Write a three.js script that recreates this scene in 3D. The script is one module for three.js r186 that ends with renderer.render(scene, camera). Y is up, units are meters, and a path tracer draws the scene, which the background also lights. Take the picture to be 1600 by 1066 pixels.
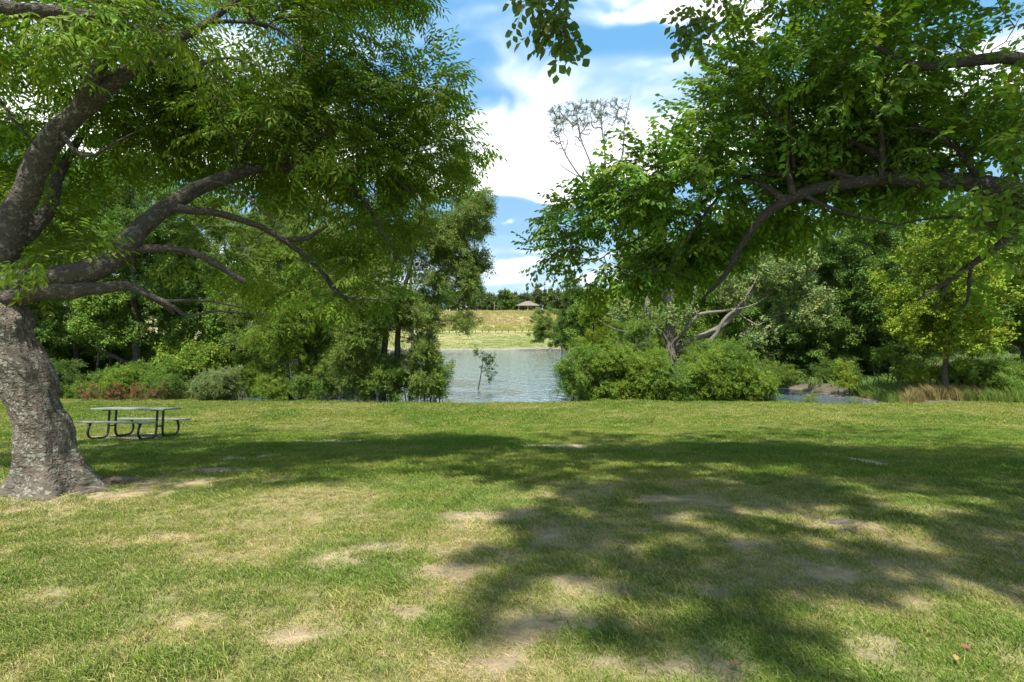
import * as THREE from 'three';
import { mergeGeometries } from 'three/addons/utils/BufferGeometryUtils.js';

// ---------------------------------------------------------------- camera, sky, sun, exposure
const EYE = 1.7, F = 890;                                   // eye height (m); focal length in pixels of a 1600 x 1066 picture
const scene = new THREE.Scene();
const camera = new THREE.PerspectiveCamera(2 * Math.atan(533 / F) * 180 / Math.PI, 1600 / 1066, 0.1, 2500);
camera.position.set(0, EYE, 0);
camera.rotation.x = -Math.atan(8 / F);
const renderer = new THREE.WebGLRenderer({ antialias: true });
renderer.toneMapping = THREE.LinearToneMapping;
renderer.toneMappingExposure = 2.2;
renderer.shadowMap.enabled = true;

const SUN = new THREE.Vector3(-0.13, 0.95, 0.27).normalize();
const sun = new THREE.DirectionalLight(new THREE.Color(1, 0.955, 0.87), 4.1);
sun.position.copy(SUN).multiplyScalar(80); sun.target.position.set(0, 0, -15);
sun.castShadow = true; sun.shadow.radius = 1.8; sun.shadow.mapSize.set(4096, 4096);
Object.assign(sun.shadow.camera, { left: -45, right: 45, top: 45, bottom: -45, near: 1, far: 200 });
scene.add(sun, sun.target);

// ---------------------------------------------------------------- random numbers and noise
function rng(seed) { let s = seed | 0; return () => { s = (s + 0x6d2b79f5) | 0; let t = Math.imul(s ^ (s >>> 15), 1 | s); t = (t + Math.imul(t ^ (t >>> 7), 61 | t)) ^ t; return ((t ^ (t >>> 14)) >>> 0) / 4294967296; }; }
const hash3 = (x, y, z) => { let h = Math.imul(x, 374761393) ^ Math.imul(y, 668265263) ^ Math.imul(z, 2147483647 ^ 0x51ab31); h = Math.imul(h ^ (h >>> 13), 1274126177); h ^= h >>> 16; h = Math.imul(h, 2246822519); return ((h ^ (h >>> 15)) >>> 0) / 4294967296; };
const fade = (t) => t * t * t * (t * (t * 6 - 15) + 10), mix = (a, b, t) => a + (b - a) * t;
const clamp = (x, a = 0, b = 1) => Math.min(b, Math.max(a, x)), step = (a, b, x) => { const t = clamp((x - a) / (b - a)); return t * t * (3 - 2 * t); };
function noise3(x, y, z) {
  const i = Math.floor(x), j = Math.floor(y), k = Math.floor(z), u = fade(x - i), v = fade(y - j), w = fade(z - k);
  const a = mix(mix(hash3(i, j, k), hash3(i + 1, j, k), u), mix(hash3(i, j + 1, k), hash3(i + 1, j + 1, k), u), v);
  const b = mix(mix(hash3(i, j, k + 1), hash3(i + 1, j, k + 1), u), mix(hash3(i, j + 1, k + 1), hash3(i + 1, j + 1, k + 1), u), v);
  return mix(a, b, w);
}
const noise2 = (x, y, s = 0) => { const i = Math.floor(x), j = Math.floor(y), u = fade(x - i), v = fade(y - j); return mix(mix(hash3(i, j, s), hash3(i + 1, j, s), u), mix(hash3(i, j + 1, s), hash3(i + 1, j + 1, s), u), v); };
function fbm2(x, y, o = 4, s = 0) { let a = 0.5, t = 0, n = 0; for (let i = 0; i < o; i++) { t += a * noise2(x, y, s + i); n += a; x = x * 2.03 + 17.1; y = y * 2.03 - 9.7; a *= 0.5; } return t / n; }
function tile2(x, y, p, o, s = 0) {                         // tileable fractal noise, p cells across
  let a = 0.5, t = 0, n = 0;
  for (let q = 0; q < o; q++) {
    const i = Math.floor(x * p), j = Math.floor(y * p), u = fade(x * p - i), v = fade(y * p - j), m = (k) => ((k % p) + p) % p;
    t += a * mix(mix(hash3(m(i), m(j), s + q), hash3(m(i + 1), m(j), s + q), u), mix(hash3(m(i), m(j + 1), s + q), hash3(m(i + 1), m(j + 1), s + q), u), v);
    n += a; a *= 0.5; p *= 2;
  }
  return t / n;
}

// ---------------------------------------------------------------- sky: air and clouds
{
  const W = 2048, H = 1024, data = new Float32Array(W * H * 4);
  for (let r = 0; r < H; r++) {
    const up = ((r + 0.5) / H - 0.5) * Math.PI, sy = Math.sin(up), el = Math.max(0, up * 180 / Math.PI);
    for (let c = 0; c < W; c++) {
      const az = ((c + 0.5) / W - 0.5) * 2 * Math.PI, x = Math.cos(az) * Math.cos(up), z = Math.sin(az) * Math.cos(up);
      const hz = Math.exp(-el / 12);
      let R = mix(0.105, 0.50, hz), G = mix(0.33, 0.66, hz), B = mix(0.62, 0.78, hz);
      const deep = step(25, 80, el); R *= 1 - 0.15 * deep; G *= 1 - 0.15 * deep; B *= 1 - 0.1 * deep;
      let a = 0;
      if (sy > 0) {
        const k = 1 / (sy + 0.16), px = x * k, pz = z * k;
        const wx = fbm2(px * 2.1 + 5, pz * 2.1, 4, 11) - 0.5, wz = fbm2(px * 2.1, pz * 2.1 + 9, 4, 23) - 0.5;
        const big = fbm2(px * 1.1 + 3.3, pz * 1.1 + 1.7, 3, 31), fine = fbm2(px * 3.2 + wx * 2.2 + 4.2, pz * 3.2 + wz * 2.2, 6, 41), wisp = fbm2((px + pz * 0.6) * 2.4 + wx * 3, (pz - px * 0.4) * 7 + wz * 3, 6, 53);
        const e = el + (fine - 0.5) * 13 + (big - 0.5) * 9;
        const bank = step(13.2, 14.8, e) * (1 - step(18.5, 23.5, e));
        const broken = step(0.50, 0.70, fine * 0.6 + wisp * 0.4) * step(18, 23, e) * (1 - 0.3 * step(50, 80, el));
        const veil = step(0.3, 0.75, wisp) * 0.38 * step(14, 24, el);
        const low = (0.35 + 0.75 * step(0.4, 0.62, wisp)) * step(1, 4, el) * (1 - step(7.4, 9.8, el + (fine - 0.5) * 2));
        a = 1 - (1 - bank * (0.72 + 0.28 * step(0.3, 0.6, fine))) * (1 - broken * 0.9) * (1 - veil) * (1 - clamp(low) * 0.7);
        const s = 0.78 + 0.34 * step(0.3, 0.7, fine * 0.6 + wisp * 0.4);
        R = mix(R, 1.5 * s, a * a); G = mix(G, 1.515 * s, a * a); B = mix(B, 1.54 * s, a * a);
      }
      const o = (r * W + c) * 4; data[o] = R * 0.68; data[o + 1] = G * 0.68; data[o + 2] = B * 0.68; data[o + 3] = 1;
    }
  }
  const t = new THREE.DataTexture(data, W, H, THREE.RGBAFormat, THREE.FloatType);
  t.mapping = THREE.EquirectangularReflectionMapping; t.magFilter = THREE.LinearFilter; t.needsUpdate = true;
  scene.background = t; scene.environment = t;
}

// ---------------------------------------------------------------- helpers
const taken = {};
function named(n) { if (taken[n] === undefined) { taken[n] = 0; return n; } return n + '_' + String(++taken[n]).padStart(3, '0'); }
function tag(o, label, category, group) { o.userData.label = label; o.userData.category = category; if (group) o.userData.group = group; return o; }
function cast(o) { o.castShadow = true; o.receiveShadow = true; return o; }
function thing(name, label, category, pos, group) { const g = new THREE.Group(); g.name = named(name); g.position.set(...pos); scene.add(g); return tag(g, label, category, group); }
function part(name, geo, mat, parent, kind) { const m = cast(new THREE.Mesh(geo, mat)); m.name = name; if (kind) m.userData.kind = kind; parent.add(m); return m; }
const at = (px, py, D) => [(px - 800) / F * D, EYE + (525 - py) / F * D, -D];      // a point D metres away, measured in the photograph
const V = (x, y, z) => new THREE.Vector3(x, y, z);
const rgb = (r, g, b) => new THREE.Color().setRGB(r, g, b);

// ---------------------------------------------------------------- terrain
const WATER = -1.6;
const PROFILE = [[-60, 0.6], [-12, 0.15], [-2, 0.02], [2, 0], [4.5, -0.07], [6.8, -0.22], [10, -0.52], [12, -0.70], [14.4, -0.92], [16.5, -1.09], [20, -1.25], [26, -1.36], [40, -1.25], [70, -0.4], [110, 0.4], [131, -1.5], [140, -0.8], [178, 2.75], [183, 2.95], [210, 7.8], [246, 12.3], [262, 12.8], [330, 12.5], [2000, 14]];
function profile(D) {
  let i = 0; while (i < PROFILE.length - 2 && PROFILE[i + 1][0] < D) i++;
  const p = (k) => PROFILE[clamp(k, 0, PROFILE.length - 1)], [x0, y0] = p(i), [x1, y1] = p(i + 1), m0 = i ? (y1 - p(i - 1)[1]) / (x1 - p(i - 1)[0]) : 0, m1 = i < PROFILE.length - 2 ? (p(i + 2)[1] - y0) / (p(i + 2)[0] - x0) : 0;
  const h = x1 - x0, t = clamp((D - x0) / h), t2 = t * t, t3 = t2 * t;
  return (2 * t3 - 3 * t2 + 1) * y0 + (t3 - 2 * t2 + t) * h * m0 + (3 * t2 - 2 * t3) * y1 + (t3 - t2) * h * m1;
}
function inWater(x, D) {                                      // metres inside the pond's edge (negative on land)
  const n = (fbm2(x * 0.35, D * 0.35, 3, 71) - 0.5) * 1.6;
  let edge = 28.0 - 0.5 * step(-14, -6, x) + 3.6 * step(3.5, 5, x) * (1 - step(12.3, 13.3, x)) - 0.4 * step(13, 14, x);
  const left = x - (-13.3 - 0.22 * (D - 27)), right = (D < 36 ? mix(18.6, 17.2, step(27, 36, D)) : mix(17.2, 12.5, step(36, 39, D))) - x;
  const far = 133 + 2.0 * Math.sin(x * 0.11 + 1) - D;
  return Math.min(D - edge + n * 0.35, left + n, right + n, far + n);
}
function landH(x, D) {
  let h = profile(D);
  const side = step(14, 40, Math.abs(x)) * step(24, 60, D) * (1 - step(100, 170, D));
  h += side * (x > 0 ? 1.6 : 0.5);
  h += (fbm2(x * 0.22, D * 0.22, 3, 5) - 0.5) * 0.14 * step(2, 12, Math.abs(D)) + (fbm2(x * 1.9, D * 1.9, 3, 8) - 0.5) * 0.045;
  if (D > 120) h += (fbm2(x * 0.03, D * 0.03, 3, 15) - 0.5) * 2.2 * step(185, 240, D) * (1 - 0.7 * step(240, 260, D));
  return h;
}
function ground(x, z) {
  const D = -z;
  if (D < 24 || D > 150) return landH(x, D);
  const d = inWater(x, D), l = landH(x, D);
  if (d > 0) return WATER - Math.min(1.3, 0.05 + d * 0.22);
  return mix(WATER - 0.02, Math.max(l, WATER + 0.16), step(0, 1.6, -d));
}
function pick(px, py) {                                       // where a line of sight meets the lawn
  for (let D = 1.5; D < 60; D += 0.02) { const x = (px - 800) / F * D; if (525 + F * (EYE - ground(x, -D)) / D < py) return [x, -D]; }
  return [(px - 800) / F * 40, -40];
}
// worn bare patches of earth seen in the lawn: centre and half size in pixels of the photograph
const WORN = [[735, 808, 55, 7], [810, 796, 28, 14], [848, 836, 22, 10], [962, 846, 30, 14], [690, 902, 70, 24], [778, 926, 40, 17], [885, 912, 52, 18], [965, 920, 28, 13], [868, 982, 70, 28], [640, 960, 40, 14], [530, 880, 46, 16], [445, 1000, 46, 16], [1300, 822, 75, 13], [1440, 952, 34, 14], [1405, 1018, 36, 20], [1100, 1052, 90, 20], [950, 1040, 70, 16], [1290, 1058, 60, 14], [345, 735, 40, 6], [395, 714, 46, 5], [1372, 722, 44, 5], [230, 755, 75, 17], [210, 684, 100, 9], [1170, 852, 40, 10], [600, 858, 60, 10], [80, 782, 125, 24], [1200, 800, 60, 6], [745, 1045, 60, 18], [1310, 905, 36, 12], [1060, 780, 70, 6], [880, 697, 60, 3], [520, 690, 50, 3], [1120, 930, 40, 12]]
  .map(([px, py, a, b]) => { const [x, z] = pick(px, py), [, z1] = pick(px, py + b), [, z0] = pick(px, py - b); return [x, z, a * -z / F, Math.max(0.07, Math.abs(z1 - z0) / 2)]; });
function soil(x, z) {
  let s = 0;
  for (const [cx, cz, a, b] of WORN) { const q = ((x - cx) / a) ** 2 + ((z - cz) / b) ** 2; if (q < 4) s = Math.max(s, 1 - q / 2.2); }
  if (z < 0 && z > -9) s = Math.max(s, 0.27 * Math.exp(-(((x - 0.4) / 2.6) ** 2) - ((z + 4.5) / 2.0) ** 2) + 0.14 * Math.exp(-(((x - 3.2) / 2.0) ** 2) - ((z + 3.2) / 1.6) ** 2));
  if (s <= 0.03) return 0;
  return clamp((s - 0.30 + (fbm2(x * 2.6, z * 2.6, 5, 91) - 0.5) * 2.2) * 1.25);
}
const dryness = (x, z) => clamp(0.5 + 0.16 * step(14, 18, -z) + (fbm2(x * 0.45, z * 0.45, 4, 101) - 0.5) * 2.0 + (fbm2(x * 2.4, z * 2.4, 3, 107) - 0.5) * 1.3);

const SOIL = rgb(0.35, 0.265, 0.17), THATCH = rgb(0.235, 0.195, 0.085), GREENB = rgb(0.125, 0.175, 0.034), MUD = rgb(0.15, 0.12, 0.08), FORESTB = rgb(0.10, 0.085, 0.05), STRAW = rgb(0.39, 0.325, 0.15), MEADOW = rgb(0.24, 0.25, 0.08), OLIVE = rgb(0.26, 0.26, 0.07);
function groundColor(x, z, c) {
  const D = -z, n = fbm2(x * 0.9, z * 0.9, 3, 121);
  if (D < 31) {
    c.copy(GREENB).lerp(THATCH, clamp(dryness(x, z) * 0.9 + (n - 0.5) * 0.5)).lerp(SOIL, soil(x, z) * 0.95);
  } else if (D > 128) {
    const f = fbm2(x * 0.05, D * 0.16, 4, 131), g2 = fbm2(x * 0.02 + 4, D * 0.09, 3, 137);
    c.copy(MEADOW).lerp(STRAW, D < 180 ? clamp((f - 0.42) * 1.6 + step(133, 160, D) * 0.25) : clamp(0.72 + (f - 0.5) * 1.3));
    if (D > 183) c.lerp(OLIVE, step(0.52, 0.66, g2) * 0.75);
  } else c.copy(FORESTB);
  if (D > 24 && D < 150) {
    const d = inWater(x, D);
    if (Math.abs(x) > 13 || D > 30) { const wild = x < -13 ? step(27.2, 29, D + (n - 0.5) * 2) : step(25.2, 27, D + (x > 16 ? 0.0 : -3) + (n - 0.5) * 2); if (D < 128) c.lerp(FORESTB, wild); }
    c.lerp(MUD, step(-0.9 - n, 0, d));
    if (D > 125) c.lerp(rgb(0.27, 0.23, 0.16), step(-4.5, -1.5, d + (n - 0.5) * 3) * 0.8);
  }
  const v = 0.82 + 0.36 * noise2(x * 7, z * 7, 3); c.r *= v; c.g *= v; c.b *= v;
  return c;
}
function greyNoise(size, p, o, s, lo, hi, contrast = 1) {
  const d = new Uint8Array(size * size * 4);
  for (let j = 0; j < size; j++) for (let i = 0; i < size; i++) { const v = Math.round(255 * mix(lo, hi, clamp(0.5 + (tile2(i / size, j / size, p, o, s) - 0.5) * 2 * contrast))), k = (j * size + i) * 4; d[k] = d[k + 1] = d[k + 2] = v; d[k + 3] = 255; }
  const t = new THREE.DataTexture(d, size, size); t.wrapS = t.wrapT = THREE.RepeatWrapping; t.magFilter = THREE.LinearFilter; t.minFilter = THREE.LinearMipmapLinearFilter; t.generateMipmaps = true; t.needsUpdate = true; return t;
}
const gNoise = greyNoise(512, 16, 5, 7, 0.72, 1.0, 1.6), gBump = greyNoise(512, 24, 5, 9, 0, 1, 1.4);
{
  const rows = [], cols = [];
  for (let D = -40; D < 1.5; D += 2.2) rows.push(D);
  for (let D = 1.5; D < 12; D += 0.1) rows.push(D);
  for (let D = 12; D < 40; D += 0.25) rows.push(D);
  for (let D = 40; D < 126; D += 3) rows.push(D);
  for (let D = 126; D < 140; D += 0.6) rows.push(D);
  for (let D = 140; D < 265; D += 1.6) rows.push(D);
  for (let D = 265, s = 8; D < 1900; s *= 1.25, D += s) rows.push(D);
  const half = []; let x = 0; while (x < 9) { half.push(x); x += 0.12; } while (x < 32) { half.push(x); x += 0.35; } let s = 0.5; while (x < 1500) { half.push(x); s *= 1.12; x += s; }
  for (let i = half.length - 1; i > 0; i--) cols.push(-half[i]); cols.push(...half);
  const n = rows.length * cols.length, pos = new Float32Array(n * 3), col = new Float32Array(n * 3), uv = new Float32Array(n * 2), idx = [], c = new THREE.Color();
  let k = 0;
  for (const D of rows) for (const X of cols) { pos[k * 3] = X; pos[k * 3 + 1] = ground(X, -D); pos[k * 3 + 2] = -D; groundColor(X, -D, c); col[k * 3] = c.r; col[k * 3 + 1] = c.g; col[k * 3 + 2] = c.b; uv[k * 2] = X / 1.7; uv[k * 2 + 1] = D / 1.7; k++; }
  for (let j = 0; j < rows.length - 1; j++) for (let i = 0; i < cols.length - 1; i++) { const a = j * cols.length + i, b = a + 1, d = a + cols.length, e = d + 1; idx.push(a, b, e, a, e, d); }
  const g = new THREE.BufferGeometry(); g.setAttribute('position', new THREE.BufferAttribute(pos, 3)); g.setAttribute('color', new THREE.BufferAttribute(col, 3)); g.setAttribute('uv', new THREE.BufferAttribute(uv, 2)); g.setIndex(idx); g.computeVertexNormals();
  const m = cast(new THREE.Mesh(g, new THREE.MeshStandardMaterial({ vertexColors: true, roughness: 1, map: gNoise, bumpMap: gBump, bumpScale: 0.012 }))); m.name = named('ground'); m.userData.kind = 'structure'; scene.add(m);
}
// the pond
{
  const size = 512, d = new Uint8Array(size * size * 4);
  for (let j = 0; j < size; j++) for (let i = 0; i < size; i++) {
    const u = i / size, v = j / size, a = tile2(u, v, 5, 2, 201), b = tile2(u + 0.02 * a, v, 14, 3, 211), w = tile2(u, v, 32, 2, 221), val = Math.round(255 * clamp(0.36 * a + 0.42 * b + 0.22 * w)), k = (j * size + i) * 4;
    d[k] = d[k + 1] = d[k + 2] = val; d[k + 3] = 255;
  }
  const t = new THREE.DataTexture(d, size, size); t.wrapS = t.wrapT = THREE.RepeatWrapping; t.magFilter = THREE.LinearFilter; t.needsUpdate = true;
  const g = new THREE.PlaneGeometry(150, 122, 2, 2); g.rotateX(-Math.PI / 2);
  const uv = g.attributes.uv; for (let i = 0; i < uv.count; i++) uv.setXY(i, uv.getX(i) * 150 / 6.5, uv.getY(i) * 122 / 8.5);
  const m = cast(new THREE.Mesh(g, new THREE.MeshPhysicalMaterial({ color: rgb(0.055, 0.10, 0.13), roughness: 0.06, ior: 1.5, bumpMap: t, bumpScale: 0.16 })));
  m.position.set(-28, WATER, -26 - 61); m.name = 'pond_water'; m.userData.kind = 'structure'; scene.add(m);
}
// the gravel road on the far shore
{
  const pos = [], uv = [], idx = []; let k = 0;
  for (let x = -170; x <= 170; x += 2) { const z = -180.6 - 1.5 * Math.sin(x * 0.02); for (const s of [-1.5, 0, 1.5]) { pos.push(x, ground(x, z + s) + 0.10 - Math.abs(s) * 0.01, z + s); uv.push(x / 1.7, s / 1.7); } if (k) for (let q = 0; q < 2; q++) { const a = (k - 1) * 3 + q, b = k * 3 + q; idx.push(a, a + 1, b + 1, a, b + 1, b); idx.push(); } k++; }
  const g = new THREE.BufferGeometry(); g.setAttribute('position', new THREE.Float32BufferAttribute(pos, 3)); g.setAttribute('uv', new THREE.Float32BufferAttribute(uv, 2)); g.setIndex(idx); g.computeVertexNormals();
  if (g.attributes.normal.getY(0) < 0) { g.index.array.reverse(); g.computeVertexNormals(); }
  const m = cast(new THREE.Mesh(g, new THREE.MeshStandardMaterial({ color: rgb(0.50, 0.46, 0.40), roughness: 1, map: gNoise }))); m.name = 'gravel_road'; m.userData.kind = 'structure'; scene.add(m);
}

// ---------------------------------------------------------------- leaves: small sprays of real leaf faces
class Faces {
  constructor() { this.p = []; this.c = []; }
  tri(a, b, c, col) { this.p.push(a.x, a.y, a.z, b.x, b.y, b.z, c.x, c.y, c.z); for (let i = 0; i < 3; i++) this.c.push(...col); }
  leaf(o, dir, nor, len, wid, col, fine) {
    const side = V().crossVectors(dir, nor).normalize(), n = V().crossVectors(side, dir).normalize();
    const pt = (t, s, h) => o.clone().addScaledVector(dir, t * len).addScaledVector(side, s * wid).addScaledVector(n, h * len);
    const b = pt(0, 0, 0), tip = pt(1, 0, -0.10), L = pt(0.42, -0.5, 0.06), R = pt(0.42, 0.5, 0.06);
    if (!fine) { this.tri(b, R, tip, col); this.tri(b, tip, L, col); return; }
    const m = pt(0.45, 0, 0.0), L2 = pt(0.74, -0.32, 0.02), R2 = pt(0.74, 0.32, 0.02);
    this.tri(b, m, L, col); this.tri(b, R, m, col); this.tri(m, L2, L, col); this.tri(m, R, R2, col); this.tri(m, tip, L2, col); this.tri(m, R2, tip, col);
  }
  stem(a, b, w, col) { const d = b.clone().sub(a), s = V().crossVectors(d, V(0, 1, 0.2)).normalize().multiplyScalar(w), u = V().crossVectors(d, s).normalize().multiplyScalar(w); const q = [s.clone(), s.clone().multiplyScalar(-0.5).add(u), s.clone().multiplyScalar(-0.5).sub(u)]; for (let i = 0; i < 3; i++) { const A = a.clone().add(q[i]), B = a.clone().add(q[(i + 1) % 3]); this.tri(A, B, b, col); } }
  build() { const g = new THREE.BufferGeometry(); g.setAttribute('position', new THREE.Float32BufferAttribute(this.p, 3)); g.setAttribute('color', new THREE.Float32BufferAttribute(this.c, 3)); g.computeVertexNormals(); return g; }
}
const vary = (R, s = 0.25) => { const v = 1 + (R() - 0.5) * s * 2, y = R(); return [v * (1 + (y > 0.8 ? 0.28 : 0) + R() * 0.12), v, v * (0.85 + 0.3 * R())]; };
const WOOD = [1.3, 0.62, 1.9];
function pinnateSpray(seed, leafLen = 0.112, leafWid = 0.035) {           // feathered leaves along a twig
  const R = rng(seed), f = new Faces(), L = 0.34; f.stem(V(0, 0, 0), V(0, -0.01, L), 0.0035, WOOD);
  for (let k = 0; k < 5; k++) {
    const t = 0.15 + 0.85 * k / 4, a = (k % 2 ? 1 : -1) * (0.55 + R() * 0.5) * (k === 4 ? 0.15 : 1), o = V(0, 0, L * t), d = V(Math.sin(a), -0.12 - R() * 0.35, Math.cos(a)).normalize(), up = V((R() - 0.5) * 0.7, 1, (R() - 0.5) * 0.7).normalize(), len = 0.23 + R() * 0.08;
    const side = V().crossVectors(d, up).normalize(), tip = o.clone().addScaledVector(d, len).add(V(0, -0.03, 0)); f.stem(o, tip, 0.0016, [0.9, 0.8, 0.8]);
    for (let q = 0; q < 4; q++) for (const s of q === 3 ? [0] : [-1, 1]) {
      const b = o.clone().lerp(tip, q === 3 ? 1 : 0.32 + q * 0.24), ld = d.clone().multiplyScalar(s ? 0.75 : 1).addScaledVector(side, s * 0.85).add(V((R() - 0.5) * 0.3, -0.25 - R() * 0.3, (R() - 0.5) * 0.3)).normalize(), nn = up.clone().add(V((R() - 0.5) * 0.6, 0, (R() - 0.5) * 0.6));
      f.leaf(b, ld, nn, leafLen * (0.75 + R() * 0.5), leafWid * (0.8 + R() * 0.4), vary(R), true);
    }
  }
  return f.build();
}
function ovateSpray(seed, n = 13, len = 0.102, wid = 0.056, L = 0.44, fine = true, flat = 0.5) {    // flat spray of alternate oval leaves
  const R = rng(seed), f = new Faces(), tip = V((R() - 0.5) * 0.06, -0.03, L); f.stem(V(0, 0, 0), tip, 0.003, WOOD);
  for (let k = 0; k < n; k++) {
    const t = 0.08 + 0.92 * k / (n - 1), s = k % 2 ? 1 : -1, a = s * (0.6 + R() * 0.5) * (k === n - 1 ? 0.1 : 1), o = tip.clone().multiplyScalar(t), d = V(Math.sin(a), -0.15 - R() * 0.4, Math.cos(a)).normalize(), nn = V((R() - 0.5) * 2 * flat, 1, (R() - 0.5) * 2 * flat).normalize();
    f.leaf(o.addScaledVector(d, 0.01), d, nn, len * (0.7 + R() * 0.55), wid * (0.75 + R() * 0.5), vary(R), fine);
  }
  return f.build();
}
function bunch(seed, n, len, wid, rad, droop = 0.2, twigs = 3) {            // loose bunch of leaves round a few twigs
  const R = rng(seed), f = new Faces(), ends = [];
  for (let k = 0; k < twigs; k++) { const e = V((R() - 0.5) * 1.5, (R() - 0.4) * 1.2, 0.5 + R() * 0.5).multiplyScalar(rad); f.stem(V(0, 0, 0), e, rad * 0.012, WOOD); ends.push(e); }
  for (let k = 0; k < n; k++) {
    const e = ends[k % twigs], o = e.clone().multiplyScalar(0.15 + 0.85 * R()).add(V(R() - 0.5, R() - 0.5, R() - 0.5).multiplyScalar(rad * 0.35)), d = V(R() - 0.5, R() - 0.5 - droop, R() - 0.3).normalize(), nn = V(R() - 0.5, 0.7, R() - 0.5).normalize();
    f.leaf(o, d, nn, len * (0.7 + R() * 0.6), wid * (0.7 + R() * 0.6), vary(R), false);
  }
  return f.build();
}
const leafMat = (r, g, b, tr = 0.42, rough = 0.82) => new THREE.MeshPhysicalMaterial({ color: rgb(r, g, b), vertexColors: true, roughness: rough, transmission: tr, thickness: 0, side: THREE.DoubleSide, ior: 1.4, specularIntensity: 0.35 });

// ---------------------------------------------------------------- bark
function barkMaps(seed, base, ridge, lichen, amount, spots = 15, furrow = 12) {
  const n = 512, c = new Uint8Array(n * n * 4), b = new Uint8Array(n * n * 4), s = (x) => Math.round(255 * Math.pow(clamp(x), 1 / 2.2));
  for (let j = 0; j < n; j++) for (let i = 0; i < n; i++) {
    const u = i / n, v = j / n, w = tile2(u, v, 4, 3, seed), r1 = Math.abs(tile2(u + 0.06 * w, v, furrow, 3, seed + 10) - 0.5) * 2, str = tile2(u, v, 24, 3, seed + 40), li = tile2(u, v, spots, 5, seed + 20), l2 = tile2(u, v, 40, 2, seed + 30);
    const l = step(0.56 - amount, 0.68 - amount, li * 0.7 + l2 * 0.3), h = clamp(0.25 + r1 * 0.9 * 0.6 + str * 0.4), k = (j * n + i) * 4;
    for (let q = 0; q < 3; q++) c[k + q] = s(mix(mix(ridge[q], base[q], clamp(h * 1.3)) * (0.75 + 0.5 * str), lichen[q] * (0.75 + 0.5 * l2), l));
    b[k] = b[k + 1] = b[k + 2] = Math.round(255 * clamp(h * 0.85 + l * 0.15)); c[k + 3] = b[k + 3] = 255;
  }
  const mk = (d, srgb) => { const t = new THREE.DataTexture(d, n, n); t.wrapS = t.wrapT = THREE.RepeatWrapping; t.magFilter = THREE.LinearFilter; t.minFilter = THREE.LinearMipmapLinearFilter; t.generateMipmaps = true; if (srgb) t.colorSpace = THREE.SRGBColorSpace; t.needsUpdate = true; return t; };
  return new THREE.MeshStandardMaterial({ map: mk(c, true), bumpMap: mk(b, false), bumpScale: 0.035, roughness: 0.95 });
}
const barkTrunk = barkMaps(301, [0.118, 0.096, 0.069], [0.048, 0.038, 0.028], [0.21, 0.205, 0.16], 0.02, 10, 9);
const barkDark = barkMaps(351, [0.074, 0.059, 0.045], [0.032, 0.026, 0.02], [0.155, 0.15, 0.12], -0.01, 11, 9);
const barkGrey = barkMaps(401, [0.20, 0.17, 0.132], [0.08, 0.066, 0.05], [0.25, 0.235, 0.19], 0.0);
const twigDark = new THREE.MeshStandardMaterial({ color: rgb(0.09, 0.071, 0.054), roughness: 0.95 });
const twigGrey = new THREE.MeshStandardMaterial({ color: rgb(0.19, 0.158, 0.12), roughness: 0.95 });

function tube(pts, rad, sides, capEnd = true) {
  const n = pts.length, P = [], N = [], U = [], I = [], t = V(), u = V(), w = V(), prev = V(0, 0, 0); let len = 0;
  const around = Math.max(1, Math.round(2 * Math.PI * rad[0] / 0.5));
  for (let i = 0; i < n; i++) {
    t.copy(pts[Math.min(n - 1, i + 1)]).sub(pts[Math.max(0, i - 1)]).normalize();
    if (!i) { u.set(Math.abs(t.y) > 0.9 ? 1 : 0, Math.abs(t.y) > 0.9 ? 0 : 1, 0); }
    else len += pts[i].distanceTo(pts[i - 1]);
    u.addScaledVector(t, -u.dot(t)).normalize(); w.crossVectors(t, u);
    for (let k = 0; k <= sides; k++) { const a = k / sides * 2 * Math.PI, cx = Math.cos(a), sx = Math.sin(a), nx = u.x * cx + w.x * sx, ny = u.y * cx + w.y * sx, nz = u.z * cx + w.z * sx; P.push(pts[i].x + nx * rad[i], pts[i].y + ny * rad[i], pts[i].z + nz * rad[i]); N.push(nx, ny, nz); U.push(k / sides * around, len / 0.5); }
  }
  for (let i = 0; i < n - 1; i++) for (let k = 0; k < sides; k++) { const a = i * (sides + 1) + k, b = a + 1, c = a + sides + 1, d = c + 1; I.push(a, b, d, a, d, c); }
  if (capEnd && rad[n - 1] > 0.008) { const k0 = P.length / 3; P.push(pts[n - 1].x + t.x * rad[n - 1] * 0.4, pts[n - 1].y + t.y * rad[n - 1] * 0.4, pts[n - 1].z + t.z * rad[n - 1] * 0.4); N.push(t.x, t.y, t.z); U.push(0, 0); for (let k = 0; k < sides; k++) I.push((n - 1) * (sides + 1) + k, (n - 1) * (sides + 1) + k + 1, k0); }
  const g = new THREE.BufferGeometry(); g.setAttribute('position', new THREE.Float32BufferAttribute(P, 3)); g.setAttribute('normal', new THREE.Float32BufferAttribute(N, 3)); g.setAttribute('uv', new THREE.Float32BufferAttribute(U, 2)); g.setIndex(I); return g;
}

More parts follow.
